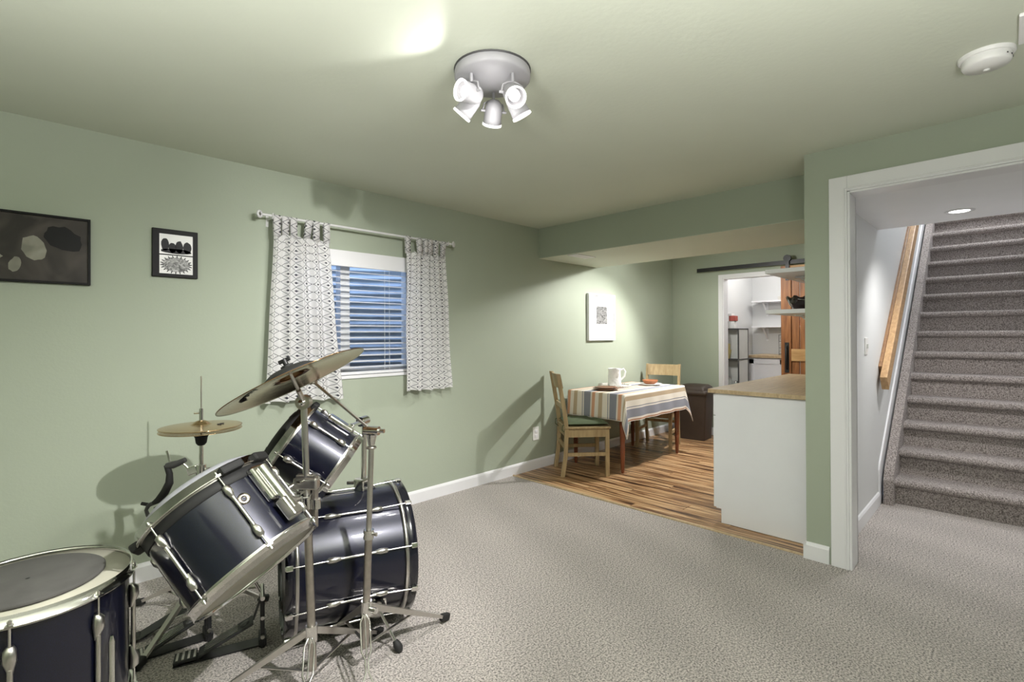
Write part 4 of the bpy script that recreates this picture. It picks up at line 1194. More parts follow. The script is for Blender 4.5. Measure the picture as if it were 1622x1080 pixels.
def chair(cx, cy, ang, label, cushion):
    """local +x is where the sitter faces"""
    M0 = Matrix.Translation((cx, cy, 0)) @ Matrix.Rotation(ang, 4, 'Z')
    P = lambda x, y, z: M0 @ V(x, y, z)
    up = (0, 0, 1); fx = (M0.to_3x3() @ V(1, 0, 0))
    t = thing('dining_chair', (cx, cy, 0), label, 'chair', 'wooden dining chairs')
    for y in (-0.19, 0.19):
        mk('leg', G().bar(P(0.185, y, 0.0), P(0.185, y, 0.435), 0.036, 0.036, fx), 'chair_wood', t, bevel=0.004)
        # rear leg runs on into the back post, kicked back below and above the seat
        g = G()
        pts = [(-0.235, 0.0), (-0.205, 0.20), (-0.195, 0.44), (-0.215, 0.60), (-0.275, 0.95)]
        poly = [(x - 0.019, z) for x, z in pts] + [(x + 0.019, z) for x, z in reversed(pts)]
        Mp = M0 @ Matrix(((1, 0, 0, 0), (0, 0, -1, y + 0.015), (0, 1, 0, 0), (0, 0, 0, 1)))
        g.prism(poly, 0.030, Mp)
        mk('back_post', g, 'chair_wood', t, bevel=0.004)
    mk('seat', G().box(-0.215, 0.215, -0.215, 0.215, 0.440, 0.462, M0), 'chair_wood', t, bevel=0.006)
    for y in (-0.19, 0.19):
        mk('seat_rail', G().bar(P(-0.19, y, 0.40), P(0.18, y, 0.40), 0.022, 0.07), 'chair_wood', t)
        mk('stretcher', G().bar(P(-0.195, y, 0.205), P(0.18, y, 0.205), 0.018, 0.032), 'chair_wood', t)
    mk('seat_rail', G().bar(P(0.185, -0.18, 0.40), P(0.185, 0.18, 0.40), 0.022, 0.07), 'chair_wood', t)
    mk('seat_rail', G().bar(P(-0.195, -0.18, 0.40), P(-0.195, 0.18, 0.40), 0.022, 0.07), 'chair_wood', t)
    mk('stretcher', G().bar(P(-0.203, -0.18, 0.27), P(-0.203, 0.18, 0.27), 0.018, 0.032), 'chair_wood', t)
    # curved top rail
    g = G(); vs = []; n = 10
    for z, xo in ((0.815, -0.247), (0.945, -0.272)):
        for th in (0.0, 0.018):
            for i in range(n + 1):
                y = -0.182 + 0.364 * i / n
                vs.append(P(xo + th - 0.028 * math.cos(y / 0.182 * PI / 2) + 0.004, y, z))
    m_ = n + 1
    fs = []
    for i in range(n):
        fs += [(i, i + 1, 2 * m_ + i + 1, 2 * m_ + i), (m_ + i + 1, m_ + i, 3 * m_ + i, 3 * m_ + i + 1), (2 * m_ + i, 2 * m_ + i + 1, 3 * m_ + i + 1, 3 * m_ + i), (i + 1, i, m_ + i, m_ + i + 1)]
    g.add(vs, fs)
    mk('top_rail', g, 'chair_wood', t)
    mk('lower_rail', G().bar(P(-0.222, -0.18, 0.64), P(-0.222, 0.18, 0.64), 0.018, 0.045), 'chair_wood', t, bevel=0.003)
    if cushion:
        cu = thing('seat_cushion', P(0, 0, 0.462), 'dark green tufted seat cushion on the wooden dining chair', 'cushion')
        g = G(); n = 16; vs = []; fs = []
        for s_ in (1, -1):
            for j in range(n + 1):
                for i in range(n + 1):
                    u, v = 2 * i / n - 1, 2 * j / n - 1
                    e = max(0, (1 - abs(u) ** 5) * (1 - abs(v) ** 5)) ** 0.5
                    dim = sum(0.55 * math.exp(-((u - a) ** 2 + (v - b2) ** 2) / 0.03) for a in (-0.4, 0.4) for b2 in (-0.4, 0.4))
                    vs.append(P(0.005 + 0.198 * u, 0.200 * v, 0.464 + 0.0225 + s_ * 0.0225 * e * (1 - dim)))
        q = (n + 1) ** 2
        for s_ in (0, 1):
            for j in range(n):
                for i in range(n):
                    a = s_ * q + j * (n + 1) + i
                    f_ = (a, a + 1, a + n + 2, a + n + 1)
                    fs.append(f_ if s_ == 0 else tuple(reversed(f_)))
        g.add(vs, fs, True)
        mk('pad', g, 'fabric_green', cu)
        for y in (-0.17, 0.17):
            mk('tie', G().tube([P(-0.19, y, 0.48), P(-0.232, y * 1.15, 0.475), P(-0.236, y * 1.1, 0.43), P(-0.20, y * 1.02, 0.40)], 0.004, 6), 'fabric_green', cu)
    return t
chair(3.90, 2.925, math.radians(-40.4), 'wooden dining chair with green cushion at the carpet end of the table', True)
chair(5.375, 2.945, math.radians(180 + 14), 'wooden dining chair at the pantry end of the table without a cushion', False)

# ================================================================== DRUM KIT
def ring(prof, M, n=48):
    """closed ring: profile loop of (r,z) revolved"""
    g = G(); m_ = len(prof); vs = []; fs = []
    for k in range(n):
        t = 2 * PI * k / n
        for r, z in prof: vs.append(M @ V(r * math.cos(t), r * math.sin(t), z))
    for k in range(n):
        for j in range(m_):
            fs.append((k * m_ + j, ((k + 1) % n) * m_ + j, ((k + 1) % n) * m_ + (j + 1) % m_, k * m_ + (j + 1) % m_))
    return g.add(vs, fs, True)

def lug_geo(M, R, t, z0, z1, w=1.0):
    """long double lug: oval casting at each end joined by a slim tube, standing off the shell"""
    g = G(); rr = R + 0.012
    e = V(math.cos(t), math.sin(t), 0); s_ = V(-math.sin(t), math.cos(t), 0)
    for za, zb in ((z0, z0 + (z1 - z0) * 0.27), (z1, z1 - (z1 - z0) * 0.27)):
        n = 12; vs = []; fs = []
        prof = [(0.0, 0.55), (0.12, 0.95), (0.5, 1.0), (0.8, 0.62), (1.0, 0.42)]
        for f_, q in prof:
            zz = za + (zb - za) * f_
            for k in range(n):
                a = 2 * PI * k / n
                rad = max(0.0, math.cos(a))
                vs.append(M @ (e * (R - 0.001 + 0.021 * w * q * (0.5 + 0.5 * math.cos(a)) ) + s_ * (0.0115 * w * q * math.sin(a)) + V(0, 0, zz)))
        m_ = len(prof)
        for i in range(m_ - 1):
            for k in range(n): fs.append((i * n + k, i * n + (k + 1) % n, (i + 1) * n + (k + 1) % n, (i + 1) * n + k))
        g.add(vs, fs, True)
        g.add(vs[:n], [tuple(range(n))]); g.add(vs[-n:], [tuple(reversed(range(n)))])
    g.tube([M @ (e * (R + 0.009) + V(0, 0, z0 + (z1 - z0) * 0.22)), M @ (e * (R + 0.009) + V(0, 0, z1 - (z1 - z0) * 0.22))], 0.0052 * w, 8)
    return g

def drum(name, label, cat, C, axis, R, L, nlug, phase, ref=(0, 0, 1), head='drum_head', base=None, lw=1.0):
    """tom: shell along axis (batter end at -L/2), flanged chrome hoops, lugs and rods. R is the outer hoop radius"""
    M = frame(C, axis, ref)
    t = thing(name, base or C, label, cat)
    rs = R - 0.016
    h = L / 2
    mk('shell', G().lathe([(rs, -h + 0.012), (rs, h - 0.012)], 64, M, cap=False), 'drum_lacquer', t)
    for z, sg_ in ((-h, 1), (h, -1)):
        mk('hoop', ring([(rs + 0.003, z), (rs + 0.007, z - sg_ * 0.004), (rs + 0.008, z + sg_ * 0.018), (R, z + sg_ * 0.020), (R, z + sg_ * 0.0235), (rs + 0.004, z + sg_ * 0.0225)], M), 'chrome', t)
        mk('bearing_collar', G().lathe([(rs + 0.0035, z + sg_ * 0.022), (rs + 0.0035, z + sg_ * 0.030)], 64, M, cap=False), 'satin_chrome', t)
    mk('batter_head', G().lathe([(rs + 0.003, -h + 0.022), (rs + 0.002, -h + 0.008), (0.0, -h + 0.0075)], 48, M, cap=False), head, t)
    mk('bottom_head', G().lathe([(rs + 0.003, h - 0.022), (rs + 0.002, h - 0.008), (0.0, h - 0.0075)], 48, M, cap=False), 'drum_head', t)
    for k in range(nlug):
        a = phase + 2 * PI * k / nlug
        lg = mk('lug', lug_geo(M, rs, a, -h * 0.64, h * 0.64, lw), 'satin_chrome', t)
        e = V(math.cos(a), math.sin(a), 0)
        for z, sg_ in ((-h, 1), (h, -1)):
            g = G()
            g.tube([M @ (e * (rs + 0.0105) + V(0, 0, z + sg_ * 0.006)), M @ (e * (rs + 0.0105) + V(0, 0, sg_ * -h * 0.60))], 0.0030, 6)
            g.tube([M @ (e * (rs + 0.0105) + V(0, 0, z + sg_ * 0.008)), M @ (e * (rs + 0.0105) + V(0, 0, z + sg_ * 0.020))], 0.0052, 8)
            g.bar(M @ (e * (rs + 0.006) + V(0, 0, z + sg_ * 0.019)), M @ (e * (rs + 0.0185) + V(0, 0, z + sg_ * 0.019)), 0.016, 0.005, M.to_3x3() @ V(0, 0, 1))
            mk('tension_rod', g, 'chrome', lg)
    return t, M, rs

# ---- floor tom in the corner of the picture
FT = kit(-1.283, 1.341, 0)
ft, M, rs = drum('floor_tom', 'large dark blue floor tom with a grey mute pad on its head', 'drum', FT + V(0, 0, 0.662 - 0.19), (0, 0, -1), 0.222, 0.38, 8, 0.0, ref=kdir(0.55, -0.83, 0), base=(FT.x, FT.y, 0), lw=1.15)
for k in range(3):
    a = math.radians(-5 + 120 * k)
    d_ = kdir(math.cos(a), math.sin(a), 0); p = V(FT.x, FT.y, 0) + d_ * (rs + 0.022)
    lg = mk('leg', G().tube([p + V(0, 0, 0.525), p + V(0, 0, 0.51), p + V(0, 0, 0.10), p + d_ * 0.02 + V(0, 0, 0.05), p + d_ * 0.02 + V(0, 0, 0.02)], [0.004, 0.0075, 0.0075, 0.0075, 0.0075], 10), 'chrome', ft)
    mk('rubber_foot', G().lathe([(0.016, 0.0), (0.018, 0.02), (0.012, 0.045)], 14, Matrix.Translation(p + d_ * 0.02)), 'black_rubber', lg)
    mk('leg_bracket', G().bar(V(FT.x, FT.y, 0.33) + d_ * (rs - 0.002), V(FT.x, FT.y, 0.33) + d_ * (rs + 0.034), 0.034, 0.075), 'chrome', ft, bevel=0.006)
fm = thing('mute_pad', (FT.x, FT.y, 0.655), 'round grey foam mute lying on the floor tom', 'drum mute')
mk('pad', G().lathe([(0.0, 0.0), (0.158, 0.0), (0.162, 0.003), (0.162, 0.009), (0.157, 0.012), (0.0, 0.012)], 56, Matrix.Translation(kit(-1.293, 1.338, 0.6555)), cap=False), 'mute_foam', fm)
mk('centre_mark', G().lathe([(0.0, 0.0), (0.004, 0.0005), (0.005, 0.0)], 10, Matrix.Translation(kit(-1.293, 1.338, 0.6676)), cap=False), 'black_rubber', fm)

# ---- bass drum lying on its side
BA = V(-1.011, 2.186, 0.317); bth = 0.48
bdir = V(math.cos(bth), math.sin(bth), -0.011)
BL, BR = 0.528, 0.295
A0 = kit(BA.x, BA.y, BA.z); BD = (kit(bdir.x, bdir.y, 0) + V(0, 0, bdir.z)).normalized()
M = frame(A0, BD)
bd = thing('bass_drum', (A0 + BD * BL / 2).to_2d().to_3d(), 'dark blue bass drum lying on its side on chrome spurs', 'drum')
rs = BR - 0.016
mk('shell', G().lathe([(rs, 0.03), (rs, BL - 0.03)], 80, M, cap=False), 'drum_lacquer', bd)
for z0, z1 in ((0.0, 0.046), (BL - 0.046, BL)):
    ho = mk('hoop', ring([(rs + 0.002, z0 + 0.002), (rs + 0.006, z0), (BR, z0 + 0.003), (BR, z1 - 0.003), (BR - 0.004, z1), (rs + 0.002, z1)], M, 80), 'hoop_lacquer', bd)
    zi = z1 if z0 == 0.0 else z0
    mk('hoop_edge', ring([(rs + 0.001, zi - 0.007), (BR + 0.0012, zi - 0.007), (BR + 0.0012, zi + 0.006), (rs + 0.001, zi + 0.006)], M, 80), 'satin_chrome', ho)
mk('batter_head', G().lathe([(rs + 0.002, 0.03), (rs, 0.016), (0.0, 0.015)], 56, M, cap=False), 'drum_head_black', bd)
mk('front_head', G().lathe([(rs + 0.002, BL - 0.03), (rs, BL - 0.016), (0.0, BL - 0.015)], 56, M, cap=False), 'drum_head_black', bd)
for k in range(10):
    a = math.radians(36 * k)
    lg = mk('lug', lug_geo(M, rs, a, 0.155, BL - 0.125, 0.95), 'satin_chrome', bd)
    e = V(math.cos(a), math.sin(a), 0)
    mk('tension_rod', G().tube([M @ (e * (BR + 0.006) + V(0, 0, 0.012)), M @ (e * (rs + 0.012) + V(0, 0, 0.17))], 0.0032, 6), 'chrome', lg)
    mk('tension_rod', G().tube([M @ (e * (BR + 0.006) + V(0, 0, BL - 0.012)), M @ (e * (rs + 0.012) + V(0, 0, BL - 0.14))], 0.0032, 6), 'chrome', lg)
    for z, zz in ((0.004, 0.03), (BL - 0.004, BL - 0.03)):
        s_ = V(-math.sin(a), math.cos(a), 0)
        cl = G().bar(M @ (e * (BR + 0.006) + V(0, 0, z)), M @ (e * (BR + 0.005) + V(0, 0, zz)), 0.022, 0.013, M.to_3x3() @ e)
        cl.bar(M @ (e * (BR + 0.010) + V(0, 0, z)), M @ (e * (BR - 0.02) + V(0, 0, z)), 0.018, 0.006, M.to_3x3() @ V(0, 0, 1))
        mk('claw', cl, 'chrome', lg, bevel=0.003)
# spurs
for sgn in (-1, 1):
    # near spur on the camera side, the other mirrored
    side = V(BD.y, -BD.x, 0).normalized() * (1 if sgn > 0 else -1)
    cen = A0 + BD * (BL - 0.165)
    e = (side * 0.86 + V(0, 0, -0.5)).normalized()
    p = cen + e * (rs + 0.004)
    br = mk('spur_bracket', G().bar(p - V(0, 0, 0.045), p + V(0, 0, 0.045), 0.075, 0.010, e), 'chrome', bd, bevel=0.008)
    mk('spur_hub', G().tube([p, p + e * 0.035], 0.030, 20), 'chrome', br)
    foot = kit(-0.473, 2.079, 0.012) if sgn > 0 else cen + side * 0.42 + BD * 0.06
    foot.z = 0.016
    q = p + e * 0.028
    d_ = (foot - q).normalized()
    sp_ = mk('spur', G().tube([q - d_ * 0.06, foot], 0.0065, 10), 'chrome', bd)
    mk('rubber_foot', G().lathe([(0.010, 0.035), (0.016, 0.02), (0.018, 0.0), (0.010, -0.014)], 14, frame(foot + V(0, 0, 0.0), -d_)), 'black_rubber', sp_)

# tom holder tube rising from the bass drum
TM = A0 + BD * 0.352 + V(0, 0, rs)
hm = mk('tom_mount_base', G().box(-0.035, 0.035, -0.03, 0.03, -0.006, 0.055, Matrix.Translation(TM) @ Matrix.Rotation(0.3, 4, 'Z')), 'chrome', bd, bevel=0.008)
mk('wing_screw', G().tube([TM + kdir(-1, 0, 0) * 0.035 + V(0, 0, 0.03), TM + kdir(-1, 0, 0) * 0.075 + V(0, 0, 0.03)], 0.009, 8), 'chrome', hm)
mk('tom_post', G().tube([TM + V(0, 0, 0.0), TM + kdir(0.01, 0, 0) * 0.005 + V(0, 0, 0.31)], 0.0125, 14), 'chrome', bd)

# ---- rack tom A, large, hung from the first stand
CA = kit(-0.862, 1.540, 0.705); nA = kdir(0.660, -0.135, -0.739)
ta, MA, rA = drum('mounted_tom', 'larger dark blue tom tilted over the bass pedal with a pale mute on top', 'drum', CA, nA, 0.203, 0.285, 6, math.radians(20), ref=kdir(0.3, -0.9, -0.1))
mk('black_band', G().lathe([(rA + 0.0015, -0.118), (rA + 0.004, -0.116), (rA + 0.004, -0.088), (rA + 0.0015, -0.086)], 64, MA, cap=False), 'black_rubber', ta)
# pale mute ring on its head
mp_ = thing('mute_pad', CA - nA * 0.15, 'pale grey mute on the head of the larger tilted tom', 'drum mute')
mk('pad', G().lathe([(0.0, -0.182), (0.10, -0.180), (0.150, -0.172), (0.172, -0.160), (0.179, -0.146), (0.179, -0.1352), (0.0, -0.1352)], 56, MA, cap=False), 'grey_mute', mp_)
g = G()
for k in range(3):
    a = 0.4 + 2.1 * k
    g.tube([MA @ V(0.10 * math.cos(a), 0.10 * math.sin(a), -0.1805), MA @ V(0.150 * math.cos(a), 0.150 * math.sin(a), -0.1725)], 0.002, 6)
mk('seam', g, 'black_rubber', mp_)
# mounting clips along the hoop, bracket and badge vent
for a in (math.radians(-52), math.radians(66), math.radians(-84)):
    e = V(math.cos(a), math.sin(a), 0); s_ = V(-math.sin(a), math.cos(a), 0)
    mk('hoop_clip', G().bar(MA @ (e * 0.199 - s_ * 0.035 + V(0, 0, -0.128)), MA @ (e * 0.199 + s_ * 0.035 + V(0, 0, -0.128)), 0.030, 0.026, MA.to_3x3() @ V(0, 0, 1)), 'black_rubber', ta, bevel=0.006)
a = math.radians(-70); e = V(math.cos(a), math.sin(a), 0); s_ = V(-math.sin(a), math.cos(a), 0)
bk_ = mk('mount_bracket', G().bar(MA @ (e * (rA + 0.012) + V(0, 0, -0.10)), MA @ (e * (rA + 0.012) + V(0, 0, 0.02)), 0.055, 0.024, MA.to_3x3() @ e), 'chrome', ta, bevel=0.007)
mk('clamp_tube', G().tube([MA @ (e * (rA + 0.035) + V(0, 0, -0.085)), MA @ (e * (rA + 0.035) + V(0, 0, 0.075))], 0.014, 12), 'chrome', bk_)
mk('clamp_block', G().bar(MA @ (e * (rA + 0.030) + s_ * 0.004 + V(0, 0, 0.03)), MA @ (e * (rA + 0.030) + s_ * 0.004 + V(0, 0, 0.10)), 0.040, 0.034, MA.to_3x3() @ e), 'satin_chrome', bk_, bevel=0.006)
a = math.radians(-47); e = V(math.cos(a), math.sin(a), 0)
mk('air_vent', G().lathe([(0.018, 0.0), (0.018, 0.003), (0.007, 0.005), (0.006, 0.001)], 20, frame(MA @ (e * (rA - 0.001) + V(0, 0, -0.03)), MA.to_3x3() @ e), cap=False), 'aged_chrome', ta)

# ---- rack tom B, smaller, on the bass drum post
CB = kit(-0.826, 2.091, 0.822); nB = kdir(0.797, 0.160, -0.583)
tb_, MB_, rB = drum('mounted_tom', 'smaller dark blue tom on the bass drum post with a black mute', 'drum', CB, nB, 0.165, 0.255, 6, math.radians(10), ref=kdir(0.3, -0.9, -0.1))
mq = thing('mute_pad', CB - nB * 0.13, 'black mute on the head of the smaller tilted tom', 'drum mute')
mk('pad', G().lathe([(0.0, -0.166), (0.08, -0.164), (0.120, -0.156), (0.138, -0.143), (0.143, -0.130), (0.143, -0.1205), (0.0, -0.1205)], 48, MB_, cap=False), 'black_rubber', mq)
g = G()
for k in range(3):
    a = 0.9 + 2.1 * k
    g.tube([MB_ @ V(0.08 * math.cos(a), 0.08 * math.sin(a), -0.1645), MB_ @ V(0.120 * math.cos(a), 0.120 * math.sin(a), -0.1565)], 0.002, 6)
mk('seam', g, 'mute_foam', mq)
e = (MB_.inverted().to_3x3() @ V(0, 0, 1)); e.z = 0; e.normalize(); s_ = V(-e.y, e.x, 0)
mk('hoop_clip', G().bar(MB_ @ (e * 0.160 - s_ * 0.03 + V(0, 0, -0.110)), MB_ @ (e * 0.160 + s_ * 0.03 + V(0, 0, -0.110)), 0.028, 0.026, MB_.to_3x3() @ V(0, 0, 1)), 'black_rubber', tb_, bevel=0.006)
bkb = mk('mount_bracket', G().bar(MB_ @ (e * (rB + 0.010) + V(0, 0, -0.04)), MB_ @ (e * (rB + 0.010) + V(0, 0, 0.075)), 0.050, 0.022, MB_.to_3x3() @ e), 'chrome', tb_, bevel=0.006)
pj = TM + V(0, 0, 0.318)
pe = MB_ @ (e * (rB + 0.022) + V(0, 0, 0.055))
mk('holder_arm', G().tube([pe, pj], 0.009, 10), 'chrome', bkb)
pjn = mk('post_joint', G().tube([pj + kdir(-0.2, -1, 0) * 0.028, pj + kdir(0.2, 1, 0) * 0.028], 0.022, 16), 'chrome', tb_)
mk('joint_screw', G().tube([pj + kdir(-0.2, -1, 0) * 0.025, pj + kdir(-0.2, -1, 0) * 0.05], 0.006, 8), 'satin_chrome', pjn)
mk('joint_plate', G().bar(pe - V(0, 0, 0.0), pj, 0.03, 0.012), 'chrome', bkb, bevel=0.004)

# ---- cymbals
def cymbal_geo(M, R, bell, rise, thick=0.0022, n=72):
    prof = []
    bh = bell * 0.42
    for i in range(8):
        t = i / 7
        prof.append((0.006 + (bell - 0.006) * t, rise + bh * math.cos(t * PI / 2) ** 1.2))
    for i in range(1, 19):
        t = i / 18
        prof.append((bell + (R - bell) * t, rise * (1 - t ** 1.5)))
    low = [(r, z - thick) for r, z in reversed(prof)]
    g = G(); g.uv = []; loop = prof + low; m_ = len(loop); vs = []; fs = []
    for k in range(n):
        a = 2 * PI * k / n
        for r, z in loop:
            vs.append(M @ V(r * math.cos(a), r * math.sin(a), z)); g.uv.append((r, a))
    for k in range(n):
        for j in range(m_): fs.append((k * m_ + j, k * m_ + (j + 1) % m_, ((k + 1) % n) * m_ + (j + 1) % m_, ((k + 1) % n) * m_ + j))
    return g.add(vs, fs, True)
def script_marks(M, r, a0, z, n, seed, size=1.0):
    """dark printed script, strokes too small to read"""
    rnd = random.Random(seed); g = G()
    for k in range(n):
        a = a0 + k * 0.075 * size
        rr = r + rnd.uniform(-0.004, 0.004)
        pts = [M @ V((rr + dr) * math.cos(a + da), (rr + dr) * math.sin(a + da), z) for dr, da in ((-0.010 * size, 0.0), (0.0, 0.025 * size), (0.010 * size, 0.02 * size), (0.002, 0.05 * size))]
        g.tube(pts, 0.0009 * size, 4)
    return g

C1 = kit(-0.753, 1.729, 1.158); n1 = (kit(-0.505, 0.029, 0) + V(0, 0, 1.0)).normalized()
M1 = frame(C1 - n1 * 0.004, n1, kdir(1, 0, 0))
c1 = thing('ride_cymbal', C1, 'large bronze ride cymbal tilted in front of the curtain', 'cymbal')
cb1 = mk('bow', cymbal_geo(M1, 0.254, 0.062, 0.020), 'cymbal_bronze', c1)
mk('logo_print', script_marks(M1, 0.165, math.radians(196), 0.0085, 12, 5, 1.1), 'black_rubber', c1)
mut = thing('cymbal_mute', C1 + n1 * 0.03, 'black disc mute clamped on the ride cymbal', 'cymbal mute')
mk('disc', G().lathe([(0.0, 0.052), (0.03, 0.052), (0.065, 0.046), (0.095, 0.030), (0.101, 0.024), (0.098, 0.020), (0.064, 0.026), (0.02, 0.048)], 48, M1, cap=False), 'black_rubber', mut)
mk('strap', G().lathe([(0.020, 0.052), (0.022, 0.060), (0.0, 0.061)], 20, M1, cap=False), 'black_rubber', mut)

C2 = kit(-0.850, 2.095, 1.150); n2 = (kit(-0.58, 0.06, 0) + V(0, 0, 1.0)).normalized()
M2 = frame(C2, n2, kdir(1, 0, 0))
c2 = thing('crash_cymbal', C2, 'smaller bronze crash cymbal mostly hidden behind the ride cymbal', 'cymbal')
mk('bow', cymbal_geo(M2, 0.203, 0.052, 0.020), 'hihat_bronze', c2)
mk('logo_print', script_marks(M2, 0.13, math.radians(250), 0.012, 8, 9, 1.0), 'black_rubber', c2)

# ---- stands
def tripod(t, hub, feet, top_z, leg_mat='satin_chrome'):
    """flat double-braced tripod legs from a hub collar to rubber feet"""
    for fp in feet:
        f_ = Vector(fp); d_ = V(f_.x - hub.x, f_.y - hub.y, 0); L = d_.length; d_.normalize()
        # wide at the knee, narrowing to the foot
        s_ = V(-d_.y, d_.x, 0)
        up0 = V(hub.x, hub.y, hub.z) + d_ * 0.018
        end = V(f_.x, f_.y, 0.030) - d_ * 0.015
        g = G()
        for q in (-0.009, 0.009):
            vs = []
            for pnt, hh in ((up0, 0.026), (up0 * 0.72 + end * 0.28, 0.026), (end, 0.014)):
                for dz in (-hh / 2, hh / 2):
                    for ds in (-0.0012, 0.0012): vs.append(pnt + s_ * (q * (1 if pnt is not end else 0.9) + ds) + V(0, 0, dz))
            fs = []
            for i in range(2):
                b0 = i * 4; b1 = b0 + 4
                fs += [(b0, b0 + 1, b1 + 1, b1), (b0 + 1, b0 + 3, b1 + 3, b1 + 1), (b0 + 3, b0 + 2, b1 + 2, b1 + 3), (b0 + 2, b0, b1, b1 + 2)]
            fs += [(0, 2, 3, 1), (8, 9, 11, 10)]
            g.add(vs, fs)
        mid = up0 * 0.55 + end * 0.45
        g.bar(up0 + V(0, 0, 0.012), end + V(0, 0, 0.006), 0.020, 0.0024)
        lg = mk('leg', g, leg_mat, t)
        mk('rubber_foot', G().bar(end - d_ * 0.012, V(f_.x, f_.y, 0.018) + d_ * 0.022, 0.026, 0.032), 'black_rubber', lg, bevel=0.007)
        mk('brace', G().bar(V(hub.x, hub.y, max(0.06, hub.z - 0.14)) + d_ * 0.010, up0 * 0.45 + end * 0.55 - V(0, 0, 0.004), 0.012, 0.003), leg_mat, lg)

def wire_leg(t, a, b, w=0.034):
    """open wire-frame leg in two lozenges from a (high) to b (floor)"""
    a = Vector(a); b = Vector(b); d_ = b - a
    s_ = V(-d_.y, d_.x, 0).normalized()
    g = G()
    for sgn in (-1, 1):
        g.tube([a + d_ * f_ + s_ * (w / 2 * q * sgn) for f_, q in ((0, 0.35), (0.08, 1), (0.36, 1), (0.44, 0.3), (0.56, 0.3), (0.64, 1), (0.92, 1), (1.0, 0.35))], 0.0036, 8)
    g.tube([a, a + d_ * 0.40], 0.0030, 6)
    lg = mk('wire_leg', g, 'chrome', t)
    dn = V(d_.x, d_.y, 0).normalized()
    mk('rubber_foot', G().bar(b - dn * 0.015, b + dn * 0.03, 0.026, 0.028), 'black_rubber', lg, bevel=0.006)

# stand 1: straight stand in front, carries the ride cymbal and the larger tom
S1 = kit(-0.725, 1.825, 0.0); S1t = kit(-0.757, 1.821, 1.07)
s1 = thing('cymbal_stand', (S1.x, S1.y, 0), 'chrome cymbal stand carrying the ride cymbal and the larger tilted tom', 'cymbal stand', 'chrome cymbal stands')
pA = lambda z: S1 + (S1t - S1) * ((z) / 1.07)
def P1(z): return V(*(S1 + (S1t - S1) * (z / 1.07)).to_2d(), z)
mk('lower_tube', G().tube([P1(0.10), P1(0.71)], 0.0145, 16), 'aged_chrome', s1)
mk('upper_tube', G().tube([P1(0.69), P1(1.06)], 0.0115, 16), 'satin_chrome', s1)
mk('hub_collar', G().tube([P1(0.205), P1(0.262)], 0.021, 16), 'chrome', s1)
jn = mk('height_clamp', G().tube([P1(0.685), P1(0.735)], 0.021, 16), 'chrome', s1)
mk('clamp_bolt', G().tube([P1(0.71) + kdir(-1, 0, 0) * 0.012, P1(0.71) + kdir(-1, 0, 0) * 0.05], 0.008, 8), 'chrome', jn)
# multi clamp with the short side tube and the L rod to the tom
mc = mk('multi_clamp', G().bar(P1(0.775) + kdir(-1, 0.1, 0) * 0.045, P1(0.775) + kdir(1, -0.1, 0) * 0.045, 0.034, 0.042), 'satin_chrome', s1, bevel=0.007)
mk('clamp_jaw', G().bar(P1(0.800) + kdir(-1, 0.0, 0) * 0.035, P1(0.800) + kdir(1, 0.0, 0) * 0.03, 0.022, 0.016), 'aged_chrome', mc, bevel=0.004)
mk('side_tube', G().tube([P1(0.775) + kdir(1, -0.1, 0) * 0.033 + V(0, 0, 0.03), P1(0.775) + kdir(1, -0.1, 0) * 0.033 + V(0, 0, -0.155)], 0.0105, 14), 'aged_chrome', mc)
mk('side_clamp', G().tube([P1(0.72) + kdir(1, -0.1, 0) * 0.033, P1(0.685) + kdir(1, -0.1, 0) * 0.033], 0.017, 12), 'chrome', mc)
e66 = V(math.cos(math.radians(-70)), math.sin(math.radians(-70)), 0)
lA = MA @ (e66 * (rA + 0.035) + V(0, 0, 0.05))
mk('tom_arm', G().tube([P1(0.775) + kdir(-1, 0, 0) * 0.035, P1(0.745) + kdir(-1, -0.4, 0) * 0.10, lA + kdir(0.6, 0.6, 0) * 0.03 + V(0, 0, 0.0), lA], 0.0085, 10), 'satin_chrome', mc)
for z, d_ in ((0.79, -1), (0.75, -1), (0.735, 1)):
    mk('wing_nut', G().bar(P1(z) + kdir(0.3 * d_, -1, 0) * 0.018, P1(z) + kdir(0.3 * d_, -1, 0) * 0.045, 0.022, 0.008), 'chrome', mc, bevel=0.003)
fe1 = [kit(-0.585, 2.184, 0), kit(-1.08, 1.80, 0)]
tripod(s1, P1(0.235), fe1, 0.24)
wire_leg(s1, P1(0.225) + kdir(0.1, -1, 0) * 0.02, kit(-0.655, 1.56, 0.018))
til = mk('tilter', G().tube([S1t + kdir(0, -1, 0) * 0.016, S1t + kdir(0, 1, 0) * 0.016], 0.026, 24), 'aged_chrome', s1)
mk('tilter_bolt', G().lathe([(0.013, 0.0), (0.012, 0.006), (0.0, 0.009)], 16, frame(S1t + kdir(0, -1, 0) * 0.016, kdir(0, -1, 0)), cap=False), 'chrome', til)
tip = C1 + n1 * 0.075
mk('cymbal_rod', G().tube([S1t, S1t + (C1 - S1t) * 0.5, tip], 0.0055, 10), 'satin_chrome', s1)
mk('rod_sleeve', G().tube([S1t + (C1 - S1t) * 0.12, S1t + (C1 - S1t) * 0.55], 0.009, 10), 'satin_chrome', s1)
wn = mk('wing_nut', G().tube([C1 + n1 * 0.060, C1 + n1 * 0.078], 0.009, 10), 'black_metal', s1)
mk('wing', G().bar(C1 + n1 * 0.075 + kdir(-0.9, 0, -0.4) * 0.022, C1 + n1 * 0.075 + kdir(0.9, 0, 0.4) * 0.022, 0.007, 0.014), 'black_metal', wn, bevel=0.003)

